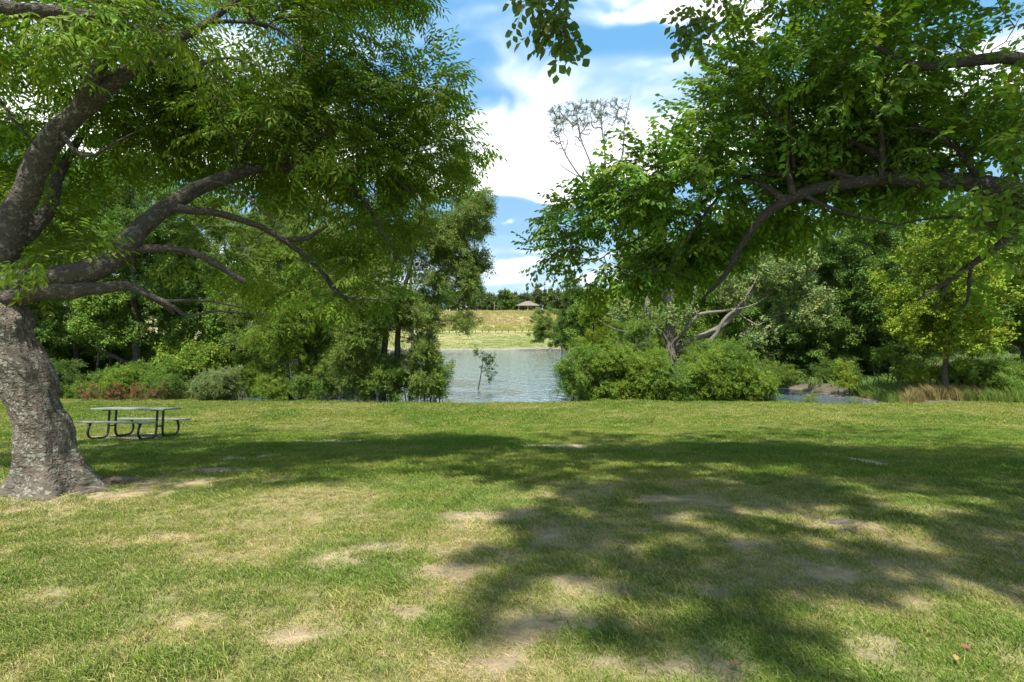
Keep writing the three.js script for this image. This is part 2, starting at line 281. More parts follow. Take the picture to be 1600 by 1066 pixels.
// ---------------------------------------------------------------- trees
// limbs: measured main limbs (world points with radius); lobes: crown volumes filled with twig ends, each joined to the nearest wood by a curved branch
function growTree(o) {
  const R = rng(o.seed), B = V(...o.base), root = thing(o.name, o.label, o.category, o.base, o.group), stepLen = o.step ?? 0.25;
  const nodes = [];                                          // { p, parent, len, dir, r, limb }
  const kids = [];
  const add = (p, parent, r, limb) => { const d = parent >= 0 ? p.clone().sub(nodes[parent].p) : V(0, 1, 0), l = d.length(); nodes.push({ p, parent, len: parent >= 0 ? nodes[parent].len + l : 0, dir: d.normalize(), r, limb }); kids.push([]); if (parent >= 0) kids[parent].push(nodes.length - 1); return nodes.length - 1; };
  o.limbs.forEach((limb, li) => {
    const pts = limb.pts.map((q) => V(q[0], q[1], q[2]).sub(B)), curve = new THREE.CatmullRomCurve3(pts, false, 'centripetal'), L = curve.getLength(), n = Math.max(pts.length, Math.ceil(L / stepLen));
    let parent = -1;
    if (li) { let best = 1e9; nodes.forEach((q, i) => { const d = q.p.distanceTo(pts[0]); if (d < best) { best = d; parent = i; } }); }
    const own = [], rad = [];
    for (let i = 0; i <= n; i++) {
      const t = i / n, p = curve.getPoint(t), f = t * (pts.length - 1), k = Math.min(pts.length - 2, Math.floor(f)), r = mix(limb.pts[k][3], limb.pts[k + 1][3], f - k);
      if (i && i < n) { const w = Math.min(0.05, r * 0.35); p.add(V((R() - 0.5) * w, (R() - 0.5) * w, (R() - 0.5) * w)); }
      parent = add(p, parent, r, li); own.push(p); rad.push(r * (1 + (R() - 0.5) * 0.10));
    }
    if (limb.built) part(limb.name, limb.built(own, rad, B), limb.mat ?? o.bark, root);
    else part(limb.name ?? 'limb', tube(own, rad, limb.sides ?? o.limbSides ?? 9), limb.mat ?? o.bark, root);
  });
  const anchors = [];
  for (const lobe of o.lobes) {
    const c = V(...lobe.c).sub(B), [a, b, d] = lobe.r, k = o.clump ?? 0.9; let made = 0, tries = 0;
    while (made < lobe.n && tries++ < lobe.n * 12) {
      const q = V(R() * 2 - 1, R() * 2 - 1, R() * 2 - 1), l = q.length(); if (l > 1 || l < 0.05) continue;
      q.multiplyScalar(Math.pow(l, -0.35));                   // a little more towards the outside
      const p = V(c.x + q.x * a, c.y + q.y * b, c.z + q.z * d);
      const nz = noise3(p.x * k + o.seed, p.y * k * 1.35, p.z * k);
      if (nz < (lobe.gap ?? 0.42) || (o.floor !== undefined && p.y + B.y < o.floor)) continue;
      anchors.push({ p, dens: lobe.dens ?? 1, out: q.clone().normalize() }); made++;
    }
  }
  const limbEnd = nodes.length, minLen = o.minAttach ?? 0.8;
  for (const a of anchors) { a.d = 1e9; for (let i = 0; i < limbEnd; i++) a.d = Math.min(a.d, nodes[i].p.distanceToSquared(a.p)); }
  anchors.sort((x, y) => x.d - y.d);
  for (const a of anchors) {
    let best = 1e9, bi = -1;
    for (let i = 0; i < nodes.length; i++) { const q = nodes[i]; if (q.len < minLen) continue; const dx = q.p.x - a.p.x, dy = q.p.y - a.p.y, dz = q.p.z - a.p.z, d = Math.sqrt(dx * dx + dy * dy + dz * dz) * (1 + 0.25 * clamp(dy, 0, 1)) + 0.16 * q.len; if (d < best) { best = d; bi = i; } }
    if (bi < 0) continue;
    const s = nodes[bi].p, dist = s.distanceTo(a.p), n = Math.max(2, Math.ceil(dist / stepLen)), ctrl = s.clone().addScaledVector(nodes[bi].dir, dist * 0.42).add(V((R() - 0.5) * 0.35 * dist, (o.lift ?? 0.12) * dist + (R() - 0.5) * 0.2 * dist, (R() - 0.5) * 0.35 * dist));
    let parent = bi; a.nodes = [];
    for (let i = 1; i <= n; i++) { const t = i / n, p = s.clone().multiplyScalar((1 - t) * (1 - t)).addScaledVector(ctrl, 2 * t * (1 - t)).addScaledVector(a.p, t * t); if (i < n) p.add(V(R() - 0.5, R() - 0.5, R() - 0.5).multiplyScalar(stepLen * (o.wiggle ?? 0.28))); parent = add(p, parent, 0, -1); a.nodes.push(parent); }
  }
  const tip = o.tip ?? 0.004, e = 2.25;
  for (let i = nodes.length - 1; i >= limbEnd; i--) { let s = 0; for (const k of kids[i]) s += nodes[k].r ** e; nodes[i].r = Math.max(tip, Math.min(o.maxBranch ?? 0.09, s ** (1 / e) * 1.0)); if (!kids[i].length) nodes[i].r = tip; }
  // chains of generated wood: the thick ones are branches of their own, the rest twigs
  const twigs = [], thick = [];
  for (let i = limbEnd; i < nodes.length; i++) {
    const q = nodes[i], pa = nodes[q.parent];
    if (q.parent >= limbEnd) { let main = kids[q.parent][0]; for (const k of kids[q.parent]) if (nodes[k].r > nodes[main].r) main = k; if (main === i) continue; }
    const pts = [pa.p], rad = [Math.min(pa.r, q.r * 1.15)]; let c = i;
    for (;;) { pts.push(nodes[c].p); rad.push(nodes[c].r); if (!kids[c].length) break; let main = kids[c][0]; for (const k of kids[c]) if (nodes[k].r > nodes[main].r) main = k; c = main; }
    (q.r > (o.splitR ?? 9) ? thick : twigs).push([pts, rad]);
  }
  thick.sort((a, b) => b[1][1] - a[1][1]);
  thick.forEach(([p, r], i) => { if (i < 60) part('branch', tube(p, r, o.branchSides ?? 6, false), o.bark, root); else twigs.push([p, r]); });
  if (twigs.length) part('twigs', mergeGeometries(twigs.map(([p, r]) => tube(p, r, r[0] > 0.02 ? 5 : 3, false))), o.twig ?? twigDark, root, 'stuff');
  // leaves
  const lf = o.leaf, places = lf.geos.map(() => []), q = new THREE.Matrix4(), z = V(), x = V(), y = V(), col = new THREE.Color();
  for (const a of anchors) {
    if (!a.nodes) continue;
    const m = lf.per * a.dens, count = Math.floor(m) + (R() < m % 1 ? 1 : 0);
    for (let k = 0; k < count; k++) {
      const span = a.nodes.length, ni = a.nodes[Math.max(0, span - 1 - Math.floor(R() * R() * span * (lf.along ?? 0.8)))], nd = nodes[ni];
      z.copy(nd.dir).multiplyScalar(0.7).addScaledVector(a.out, 0.35).add(V((R() - 0.5) * 1.7, (R() - 0.5) * 1.1 - (lf.droop ?? 0.15), (R() - 0.5) * 1.7)).normalize();
      y.set((R() - 0.5) * (lf.tilt ?? 0.8), 1, (R() - 0.5) * (lf.tilt ?? 0.8)); x.crossVectors(y, z).normalize(); y.crossVectors(z, x);
      const s = mix(lf.scale[0], lf.scale[1], R());
      const j = lf.jitter ?? 0.08, p = nd.p; q.makeBasis(x, y, z).scale(V(s, s, s)).setPosition(p.x + (R() - 0.5) * j * 2, p.y + (R() - 0.5) * j * 2, p.z + (R() - 0.5) * j * 2);
      const v = 1 + (R() - 0.5) * 0.36, warm = R(), t = lf.tint ? lf.tint(R, p) : [1, 1, 1];
      places[Math.floor(R() * lf.geos.length)].push([q.clone(), v * (0.86 + 0.28 * warm) * t[0], v * t[1], v * (1.1 - 0.3 * warm) * t[2]]);
    }
  }
  places.forEach((list, g) => {
    if (!list.length) return;
    const im = cast(new THREE.InstancedMesh(lf.geos[g], lf.mat, list.length)); im.name = 'crown'; im.userData.kind = 'stuff';
    list.forEach(([m, r, gg, b], i) => { im.setMatrixAt(i, m); im.setColorAt(i, col.setRGB(r, gg, b)); });
    root.add(im);
  });
  return root;
}
const L = (name, rows, more = {}) => ({ name, pts: rows.map(([px, py, D, r]) => [...at(px, py, D), r]), ...more });
const lobe = (px, py, D, a, b, d, n, more = {}) => ({ c: at(px, py, D), r: [a, b, d], n, ...more });

const pinnate = [1, 2, 3].map((s) => pinnateSpray(s)), elm = [11, 12, 13].map((s) => ovateSpray(s)), lobed = [21, 22].map((s) => ovateSpray(s, 9, 0.085, 0.066, 0.3, true, 0.9));
const broad = [31, 32, 33].map((s) => bunch(s, 36, 0.105, 0.058, 0.42)), small = [41, 42, 43].map((s) => bunch(s, 40, 0.085, 0.032, 0.36, 0.05)), narrow = [51, 52].map((s) => bunch(s, 44, 0.12, 0.03, 0.45, 0.35)), distant = [61, 62].map((s) => bunch(s, 40, 0.42, 0.26, 1.0)), round = [71, 72].map((s) => bunch(s, 30, 0.10, 0.085, 0.42));
const M = { pecan: leafMat(0.17, 0.30, 0.020, 0.55), elm: leafMat(0.155, 0.30, 0.022, 0.55), dark: leafMat(0.115, 0.225, 0.034), mid: leafMat(0.155, 0.28, 0.034), willow: leafMat(0.18, 0.285, 0.052), silver: leafMat(0.22, 0.32, 0.10, 0.42, 0.8), lime: leafMat(0.215, 0.33, 0.024), bush: leafMat(0.19, 0.32, 0.034), shrub: leafMat(0.16, 0.295, 0.04), sprig: leafMat(0.12, 0.195, 0.03, 0.45), far: leafMat(0.115, 0.18, 0.055, 0.3, 0.9), rust: leafMat(0.27, 0.15, 0.075, 0.3, 0.9), olive: leafMat(0.14, 0.185, 0.045, 0.42) };

// the big tree on the left: leaning trunk with a flared, rooted foot
function flaredTrunk(pts, rad, B) {
  const sides = 72, rings = 90, curve = new THREE.CatmullRomCurve3(pts), P = [], U = [], I = [];
  for (let i = 0; i <= rings; i++) {
    const t = i / rings, c = curve.getPoint(t), f = t * (rad.length - 1), k = Math.min(rad.length - 2, Math.floor(f)), r0 = mix(rad[k], rad[k + 1], f - k), hgt = c.y + B.y - ground(c.x + B.x, c.z + B.z);
    for (let s = 0; s <= sides; s++) {
      const a = s / sides * 2 * Math.PI, lobes = 0.5 + 0.5 * Math.cos(a * 5 + 0.9 + 0.6 * Math.sin(a * 2)), fl = Math.exp(-Math.max(0, hgt + 0.02) / 0.21);
      const ca = Math.cos(a), sa = Math.sin(a);
      let r = r0 * (1 + fl * (0.3 + 1.0 * lobes * lobes)) + 0.05 * Math.exp(-Math.max(0, hgt) / 0.6) * Math.cos(a * 3 + 2);
      r += (Math.abs(noise3(ca * 9 + 3, hgt * 2.4, sa * 9) - 0.5) - 0.2) * 0.06 + (noise3(ca * 3.2 + 9, hgt * 4.5, sa * 3.2) - 0.5) * 0.05 + (noise3(ca * 10, hgt * 13, sa * 10) - 0.5) * 0.032 + (noise3(ca * 24, hgt * 30, sa * 24) - 0.5) * 0.012;
      P.push(c.x + ca * r, c.y + (noise3(ca * 2, 7, sa * 2) - 0.5) * 0.05 * fl, c.z + sa * r); U.push(s / sides * 4, hgt / 0.5);
    }
  }
  for (let i = 0; i < rings; i++) for (let s = 0; s < sides; s++) { const a = i * (sides + 1) + s, b = a + 1, c = a + sides + 1, d = c + 1; I.push(a, d, b, a, c, d); }
  const g = new THREE.BufferGeometry(); g.setAttribute('position', new THREE.Float32BufferAttribute(P, 3)); g.setAttribute('uv', new THREE.Float32BufferAttribute(U, 2)); g.setIndex(I); g.computeVertexNormals(); return g;
}
{
  const gx = -5.72, gz = -7.05, gy = ground(gx, gz);
  growTree({
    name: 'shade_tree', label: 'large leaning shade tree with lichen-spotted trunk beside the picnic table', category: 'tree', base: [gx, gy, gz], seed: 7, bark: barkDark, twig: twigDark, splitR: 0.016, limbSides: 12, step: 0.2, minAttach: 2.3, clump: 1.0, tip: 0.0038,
    limbs: [
      { name: 'trunk', mat: barkTrunk, built: flaredTrunk, pts: [[gx, gy - 0.2, gz, 0.33], [gx - 0.01, gy + 0.12, gz, 0.33], [-5.80, 0.35, -7.05, 0.295], [-5.97, 1.1, -7.03, 0.275], [-6.14, 1.6, -7.0, 0.285], [-6.30, 2.0, -7.0, 0.29], [-6.50, 2.45, -7.0, 0.26], [-6.72, 2.9, -7.0, 0.2]] },
      L('limb', [[-30, 462, 7, .19], [20, 445, 7, .175], [70, 437, 7, .16], [130, 428, 7.1, .15], [185, 397, 7.3, .135], [225, 350, 7.6, .12], [290, 305, 8, .105], [370, 272, 8.5, .085], [430, 262, 9, .072], [500, 272, 9.3, .058], [556, 300, 9.6, .045], [590, 345, 9.8, .03]]),
      L('limb', [[430, 263, 9, .05], [530, 268, 9.6, .05], [590, 260, 9.8, .04], [625, 238, 10, .03], [670, 225, 10.2, .018]]),
      L('limb', [[262, 325, 7.8, .065], [310, 331, 8, .058], [350, 335, 8.2, .052], [417, 360, 8.6, .047], [467, 393, 8.9, .04], [500, 422, 9.1, .03], [535, 462, 9.4, .018]]),
      L('limb', [[440, 375, 8.8, .035], [480, 372, 8.9, .04], [512, 353, 9, .022]]),
      L('limb', [[190, 396, 7.4, .06], [240, 389, 7.5, .052], [290, 391, 7.6, .048], [325, 406, 7.7, .046], [383, 441, 7.9, .036]]),
      L('limb', [[-20, 472, 7, .13], [50, 458, 6.95, .115], [110, 455, 7.0, .10], [160, 449, 7.1, .075], [200, 447, 7.2, .06], [240, 465, 7.4, .042], [272, 490, 7.6, .022]]),
      L('limb', [[-25, 450, 7, .19], [12, 380, 6.95, .16], [30, 325, 6.9, .15], [48, 278, 6.85, .142], [86, 215, 6.8, .13], [143, 160, 6.9, .112], [187, 123, 7, .092], [233, 93, 7.1, .078], [265, 72, 7.3, .06], [330, 35, 7.7, .045], [400, -20, 8.2, .03]]),
      L('limb', [[120, 182, 6.85, .085], [150, 120, 6.8, .07], [168, 88, 6.8, .062], [190, 50, 6.75, .05], [205, 5, 6.7, .04], [225, -70, 6.7, .025]]),
      L('limb', [[10, 400, 7.05, .12], [42, 365, 7.3, .10], [75, 330, 7.6, .085], [95, 270, 8, .065], [130, 210, 8.5, .045]]),
      L('limb', [[-40, 440, 7, .15], [-150, 300, 6.6, .13], [-170, 120, 6.1, .11], [-100, 15, 5.8, .09], [-30, 10, 5.7, .075], [40, 17, 5.7, .068], [95, 22, 5.75, .063], [150, 28, 5.9, .055], [215, 46, 6.1, .04], [262, 52, 6.4, .02]]),
      ...[[[[505, 274, 9.3, .03], [580, 266, 9.4, .026], [613, 277, 9.5, .022], [640, 300, 9.6, .016], [667, 335, 9.7, .007]]], [[[556, 300, 9.5, .024], [582, 332, 9.3, .02], [600, 370, 9.2, .016], [632, 412, 9.2, .006]]], [[[500, 422, 9.1, .024], [533, 463, 9, .018], [587, 468, 9, .012], [625, 465, 9, .006]]], [[[510, 430, 9.1, .022], [540, 468, 9, .015], [570, 486, 8.9, .007]]],
        [[[200, 448, 7.2, .035], [260, 472, 7.2, .028], [292, 493, 7.2, .02], [335, 486, 7.3, .014], [418, 494, 7.5, .006]]], [[[258, 471, 7.2, .022], [320, 470, 7.2, .016], [378, 481, 7.3, .007]]], [[[-10, 140, 6.4, .02], [33, 200, 6.3, .017], [72, 245, 6.4, .008]]], [[[200, 64, 6.75, .024], [240, 97, 6.6, .018], [268, 121, 6.6, .008]]], [[[330, 36, 7.6, .028], [423, 42, 7.6, .024], [467, 73, 7.6, .018], [495, 102, 7.6, .008]]],
        [[[370, 272, 8.4, .03], [369, 246, 8.2, .024], [371, 226, 8.1, .018], [346, 192, 8.0, .008]]], [[[369, 247, 8.2, .018], [400, 207, 8.1, .012], [420, 180, 8, .006]]], [[[100, 205, 6.8, .035], [113, 230, 6.6, .028], [138, 247, 6.6, .022], [188, 220, 6.7, .012], [230, 200, 6.8, .006]]], [[[300, 300, 7.9, .03], [340, 285, 7.6, .02], [390, 310, 7.5, .012], [430, 350, 7.6, .006]]], [[[430, 262, 8.9, .028], [470, 225, 8.6, .02], [520, 205, 8.5, .014], [560, 170, 8.5, .007]]], [[[233, 93, 7.1, .032], [300, 105, 6.9, .024], [360, 92, 6.9, .016], [420, 110, 7, .007]]], [[[625, 240, 10, .018], [660, 262, 9.9, .013], [700, 270, 9.9, .006]]],
      ].map(([p]) => L('limb', p, { sides: 7 })),
      L('limb', [[-60, 420, 7, .16], [-160, 200, 7.6, .13], [-220, -60, 8.5, .10], [-200, -250, 9.5, .06]]),
      L('limb', [[-90, 380, 7, .13], [-330, 300, 8, .10], [-520, 200, 9.2, .06]]),
    ],
    lobes: [
      lobe(90, 120, 8.4, 2.0, 1.5, 1.2, 125), lobe(20, 60, 6.6, 0.7, 0.5, 0.5, 16), lobe(300, 100, 9.0, 2.0, 1.4, 1.4, 160), lobe(470, 150, 9.2, 1.7, 1.4, 1.7, 140), lobe(585, 165, 9.8, 1.4, 1.2, 1.4, 105, { gap: 0.36 }), lobe(565, 30, 9.4, 1.0, 1.2, 1.4, 90), lobe(665, 240, 10.4, 1.0, 0.6, 1.0, 45),
      lobe(50, 335, 7.4, 0.9, 0.4, 0.5, 14), lobe(330, 215, 9.4, 2.0, 0.7, 1.3, 80), lobe(540, 340, 10.4, 1.1, 0.7, 1.2, 50), lobe(105, 415, 6.8, 0.35, 0.3, 0.3, 4, { gap: 0.2 }), lobe(545, 440, 9.8, 0.6, 0.5, 0.8, 16), lobe(470, 440, 8.8, 0.8, 0.35, 0.6, 12, { dens: 0.5 }), lobe(380, 390, 9.2, 1.1, 0.35, 0.6, 16, { dens: 0.6 }),
      lobe(100, -150, 7.6, 2.8, 1.2, 2.0, 90), lobe(430, -150, 9, 2.2, 1.2, 2.0, 90), lobe(-250, 60, 8.5, 2.6, 2.2, 2.6, 110), lobe(-420, 180, 9.5, 2.2, 1.6, 2.2, 80), lobe(30, -300, 9.5, 2.8, 1.2, 2.4, 60), lobe(-60, 250, 8.8, 1.6, 1.6, 1.3, 50), lobe(20, -60, 5.4, 1.6, 0.7, 0.9, 30), { c: [-3.2, 9.0, -5.4], r: [2.0, 0.7, 1.2], n: 34, gap: 0.45 },
    ],
    leaf: { geos: pinnate, mat: M.pecan, per: 2.8, scale: [0.8, 1.25], along: 0.9, jitter: 0.10, tilt: 0.9 },
  });
}
// the tree reaching in from the right
{
  const gx = 9.1, gz = -8.0, gy = ground(gx, gz), w = ([px, py, D]) => at(px, py, D);
  growTree({
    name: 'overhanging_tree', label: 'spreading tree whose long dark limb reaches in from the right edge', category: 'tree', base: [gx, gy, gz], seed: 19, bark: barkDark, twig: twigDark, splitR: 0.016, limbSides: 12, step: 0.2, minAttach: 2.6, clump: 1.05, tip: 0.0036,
    limbs: [
      { name: 'trunk', mat: barkTrunk, pts: [[gx, gy - 0.2, gz, 0.42], [gx, gy + 0.3, gz, 0.34], [gx - 0.05, gy + 1.2, gz, 0.30], [gx - 0.1, gy + 2.2, gz, 0.29], [gx, gy + 3.2, gz, 0.24], [gx + 0.2, gy + 5, gz, 0.18], [gx + 0.3, gy + 7.5, gz - 0.2, 0.1], [gx + 0.2, gy + 9.5, gz - 0.3, 0.05]], sides: 20 },
      L('limb', [[1790, 430, 8, .22], [1700, 345, 7.8, .185], [1640, 322, 7.6, .17], [1599, 309, 7.5, .158], [1533, 291, 7.45, .13], [1476, 284, 7.45, .112], [1433, 283, 7.5, .10], [1393, 278, 7.55, .09], [1320, 288, 7.7, .08], [1250, 303, 7.9, .074], [1212, 324, 8, .064], [1176, 356, 8.1, .05], [1152, 395, 8.2, .042], [1128, 436, 8.3, .033], [1097, 467, 8.4, .016]]),
      L('limb', [[1225, 315, 7.95, .05], [1195, 292, 8.1, .046], [1166, 283, 8.2, .042], [1127, 297, 8.4, .04], [1097, 318, 8.6, .035], [1047, 335, 8.9, .025], [980, 345, 9.3, .015]]),
      L('limb', [[1340, 285, 7.7, .05], [1273, 263, 7.9, .045], [1223, 270, 8.1, .04], [1166, 277, 8.3, .032], [1100, 262, 8.6, .022], [1020, 260, 9, .012]]),
      L('limb', [[1420, 282, 7.5, .05], [1340, 225, 7.7, .042], [1283, 213, 7.9, .036], [1233, 228, 8.1, .032], [1183, 241, 8.3, .025], [1120, 235, 8.6, .012]]),
      L('limb', [[1238, 305, 7.9, .045], [1228, 250, 7.9, .035], [1235, 190, 7.9, .025], [1215, 120, 8, .014]]),
      L('limb', [[1700, 350, 7.7, .10], [1650, 330, 7.4, .075], [1599, 349, 7.2, .055], [1549, 393, 7.1, .045], [1513, 417, 7.1, .036], [1483, 437, 7.1, .026], [1433, 470, 7.1, .014]]),
      L('limb', [[1518, 415, 7.1, .024], [1512, 445, 7.1, .02], [1513, 470, 7.1, .016], [1496, 487, 7.1, .008]]),
      ...[[[1376, 280, 7.5, .04], [1376, 213, 7.4, .032], [1360, 152, 7.3, .025], [1352, 95, 7.3, .014]], [[1240, 262, 7.9, .028], [1233, 213, 7.8, .022], [1200, 168, 7.8, .014], [1170, 120, 7.9, .006]], [[1250, 303, 7.9, .03], [1290, 322, 7.7, .024], [1340, 340, 7.6, .018], [1400, 352, 7.5, .008]], [[1195, 292, 8.1, .026], [1150, 250, 8.1, .02], [1110, 215, 8.2, .014], [1080, 190, 8.3, .006]], [[1533, 291, 7.4, .04], [1500, 240, 7.2, .03], [1450, 205, 7.1, .022], [1400, 200, 7.1, .01]], [[1599, 309, 7.5, .05], [1560, 350, 7.3, .03], [1500, 340, 7.2, .022], [1430, 345, 7.2, .012], [1380, 360, 7.2, .006]], [[1047, 335, 8.9, .02], [1000, 372, 9, .014], [950, 395, 9.1, .007]], [[1130, 298, 8.4, .024], [1090, 350, 8.4, .018], [1060, 395, 8.5, .012], [1040, 430, 8.5, .006]], [[1483, 437, 7.1, .014], [1470, 470, 7.1, .01], [1450, 500, 7.1, .005]]].map((p) => L('limb', p, { sides: 7 })),
      L('limb', [[1800, 330, 8, .14], [1700, 180, 7.2, .10], [1590, 95, 6.8, .08], [1500, 100, 6.7, .06], [1430, 105, 6.8, .045], [1360, 70, 7, .025]]),
      L('limb', [[1800, 260, 8, .12], [1720, 60, 7.4, .10], [1600, -80, 7, .07], [1450, -160, 7, .04]]),
      L('limb', [[1800, 300, 8, .13], [2000, 150, 8.6, .1], [2150, -20, 9.4, .05]]),
    ],
    lobes: [
      lobe(1290, 120, 8.2, 1.7, 1.2, 1.5, 210), lobe(1480, 130, 7.6, 1.7, 1.2, 1.4, 190), lobe(1170, 205, 8.7, 1.3, 0.85, 1.3, 165), lobe(1040, 290, 9, 1.15, 0.6, 1.3, 130, { gap: 0.36 }), lobe(925, 345, 9.5, 0.8, 0.5, 0.9, 56, { gap: 0.3 }), lobe(1060, 365, 9.7, 1.1, 0.55, 0.9, 80), lobe(960, 400, 9.2, 0.55, 0.42, 0.6, 22),
      lobe(1010, 385, 9.2, 1.0, 0.5, 0.9, 60), lobe(1080, 400, 9.6, 0.8, 0.4, 0.6, 36), lobe(1200, 330, 9.6, 1.1, 0.4, 0.7, 46), lobe(870, 385, 9.8, 0.4, 0.45, 0.5, 14, { gap: 0.2 }), lobe(930, 425, 9.4, 0.35, 0.3, 0.4, 8, { gap: 0.2 }), lobe(1310, 310, 8.6, 1.2, 0.35, 0.9, 50), lobe(1370, 235, 8.2, 1.5, 0.5, 0.9, 70), lobe(1560, 270, 7, 1.2, 0.8, 1.2, 60), lobe(1480, 400, 7.1, 0.7, 0.35, 0.5, 14, { dens: 0.6 }), lobe(1290, 10, 8.4, 1.2, 0.8, 1.4, 60),
      lobe(1420, -110, 7.6, 2.2, 1.2, 1.8, 90), lobe(1640, -20, 7, 2.0, 1.6, 2.0, 100), lobe(1600, -300, 8, 2.6, 1.4, 2.4, 70), lobe(1900, 60, 8.5, 2.4, 2.2, 2.4, 100), lobe(1500, -280, 10.5, 2.6, 1.4, 2.0, 60), lobe(1250, -230, 9.4, 2.0, 1.0, 1.8, 60), lobe(1000, -260, 9.0, 1.8, 0.9, 1.8, 60, { gap: 0.46 }), lobe(800, -420, 8.6, 1.8, 0.9, 1.8, 50, { gap: 0.46 }), lobe(1330, 245, 8.6, 1.3, 0.5, 1.0, 60), lobe(1240, 290, 8.8, 0.9, 0.4, 0.9, 36),
    ],
    leaf: { geos: elm, mat: M.elm, per: 3.2, scale: [0.8, 1.3], along: 0.95, jitter: 0.10, tilt: 0.8 },
  });
}
// the tree behind the viewer, whose crown hangs over the near lawn
{
  const gx = 5.4, gz = 5.6, gy = ground(gx, gz);
  growTree({
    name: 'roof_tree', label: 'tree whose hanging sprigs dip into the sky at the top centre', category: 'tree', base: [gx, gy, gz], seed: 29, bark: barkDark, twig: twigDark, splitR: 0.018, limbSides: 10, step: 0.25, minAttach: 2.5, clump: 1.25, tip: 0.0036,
    limbs: [
      { name: 'trunk', mat: barkTrunk, pts: [[gx, gy - 0.2, gz, 0.4], [gx, gy + 0.4, gz, 0.32], [gx, gy + 2.5, gz, 0.27], [gx - 0.2, gy + 4.5, gz, 0.22], [gx - 0.1, gy + 7, gz - 0.3, 0.15], [gx, gy + 11.0, gz - 0.8, 0.06]], sides: 18 },
      { name: 'limb', pts: [[gx, gy + 3, gz, .16], [4, 6.4, 3.4, .12], [2.6, 8.4, 1.0, .08], [1.2, 8.6, -1.6, .05], [0.5, 7.2, -3.7, .022], [0.42, 4.9, -4.4, .008]] },
      { name: 'limb', pts: [[gx, gy + 5, gz, .12], [5.4, 8.0, 3.4, .10], [4.6, 9.6, 0.8, .07], [3.4, 9.0, -2.0, .04], [2.2, 7.0, -4.3, .018], [1.72, 5.2, -4.9, .007]] },
      { name: 'limb', pts: [[gx, gy + 6, gz, .10], [7, 9.4, 3.5, .08], [8, 10.4, 1.2, .04]] },
      { name: 'limb', pts: [[gx - .1, gy + 4.4, gz, .12], [2, 7.4, 4.6, .09], [-0.4, 9.0, 2.6, .04]] },
    ],
    lobes: [
      { c: [2.6, 9.8, -3.4], r: [2.4, 1.1, 1.9], n: 170, gap: 0.42 }, { c: [-0.6, 9.8, -3.6], r: [1.6, 1.0, 1.5], n: 75, gap: 0.45 }, { c: [5.8, 10.2, -3.4], r: [2.4, 1.2, 2.0], n: 170, gap: 0.42 }, { c: [8.8, 10.0, -2.6], r: [2.2, 1.2, 2.2], n: 120, gap: 0.43 }, { c: [4.0, 10.4, -0.6], r: [3.4, 1.2, 1.6], n: 130, gap: 0.45 }, { c: [4.6, 11.2, 3], r: [3.4, 1.4, 2.2], n: 80 }, { c: [7.6, 10.4, 0.2], r: [2.0, 1.2, 1.6], n: 70, gap: 0.45 }, { c: [-1.8, 11.4, -5.2], r: [2.2, 0.8, 1.6], n: 100, gap: 0.45 }, { c: [2.2, 11.6, -5.8], r: [2.4, 0.8, 1.6], n: 80, gap: 0.44 }, { c: [6.4, 11.6, -5.8], r: [2.4, 0.8, 1.6], n: 80, gap: 0.44 }, { c: [0.6, 10.2, -0.6], r: [2.0, 1.0, 1.6], n: 150, gap: 0.36 }, { c: [0.9, 10.0, -2.6], r: [2.0, 1.0, 1.2], n: 100, gap: 0.38 }, { c: [2.8, 10.2, -0.2], r: [1.6, 1.0, 1.4], n: 90, gap: 0.38 }, { c: [-0.4, 10.4, 0.8], r: [1.6, 0.9, 1.2], n: 70, gap: 0.38 },
      lobe(868, 0, 4.5, 0.16, 0.22, 0.2, 6, { gap: 0, dens: 0.28 }), lobe(884, 55, 4.45, 0.05, 0.12, 0.08, 3, { gap: 0, dens: 0.26 }), lobe(835, -5, 4.5, 0.14, 0.08, 0.15, 3, { gap: 0, dens: 0.26 }), lobe(1105, 5, 5.0, 0.18, 0.14, 0.2, 5, { gap: 0, dens: 0.26 }), lobe(1085, 42, 5.0, 0.05, 0.1, 0.1, 2, { gap: 0, dens: 0.26 }),
    ],
    leaf: { geos: lobed, mat: M.sprig, per: 12, scale: [0.7, 1.05], along: 0.7, jitter: 0.04, tilt: 1.2, droop: 0.5 },
  });
}
console.log('near trees done');

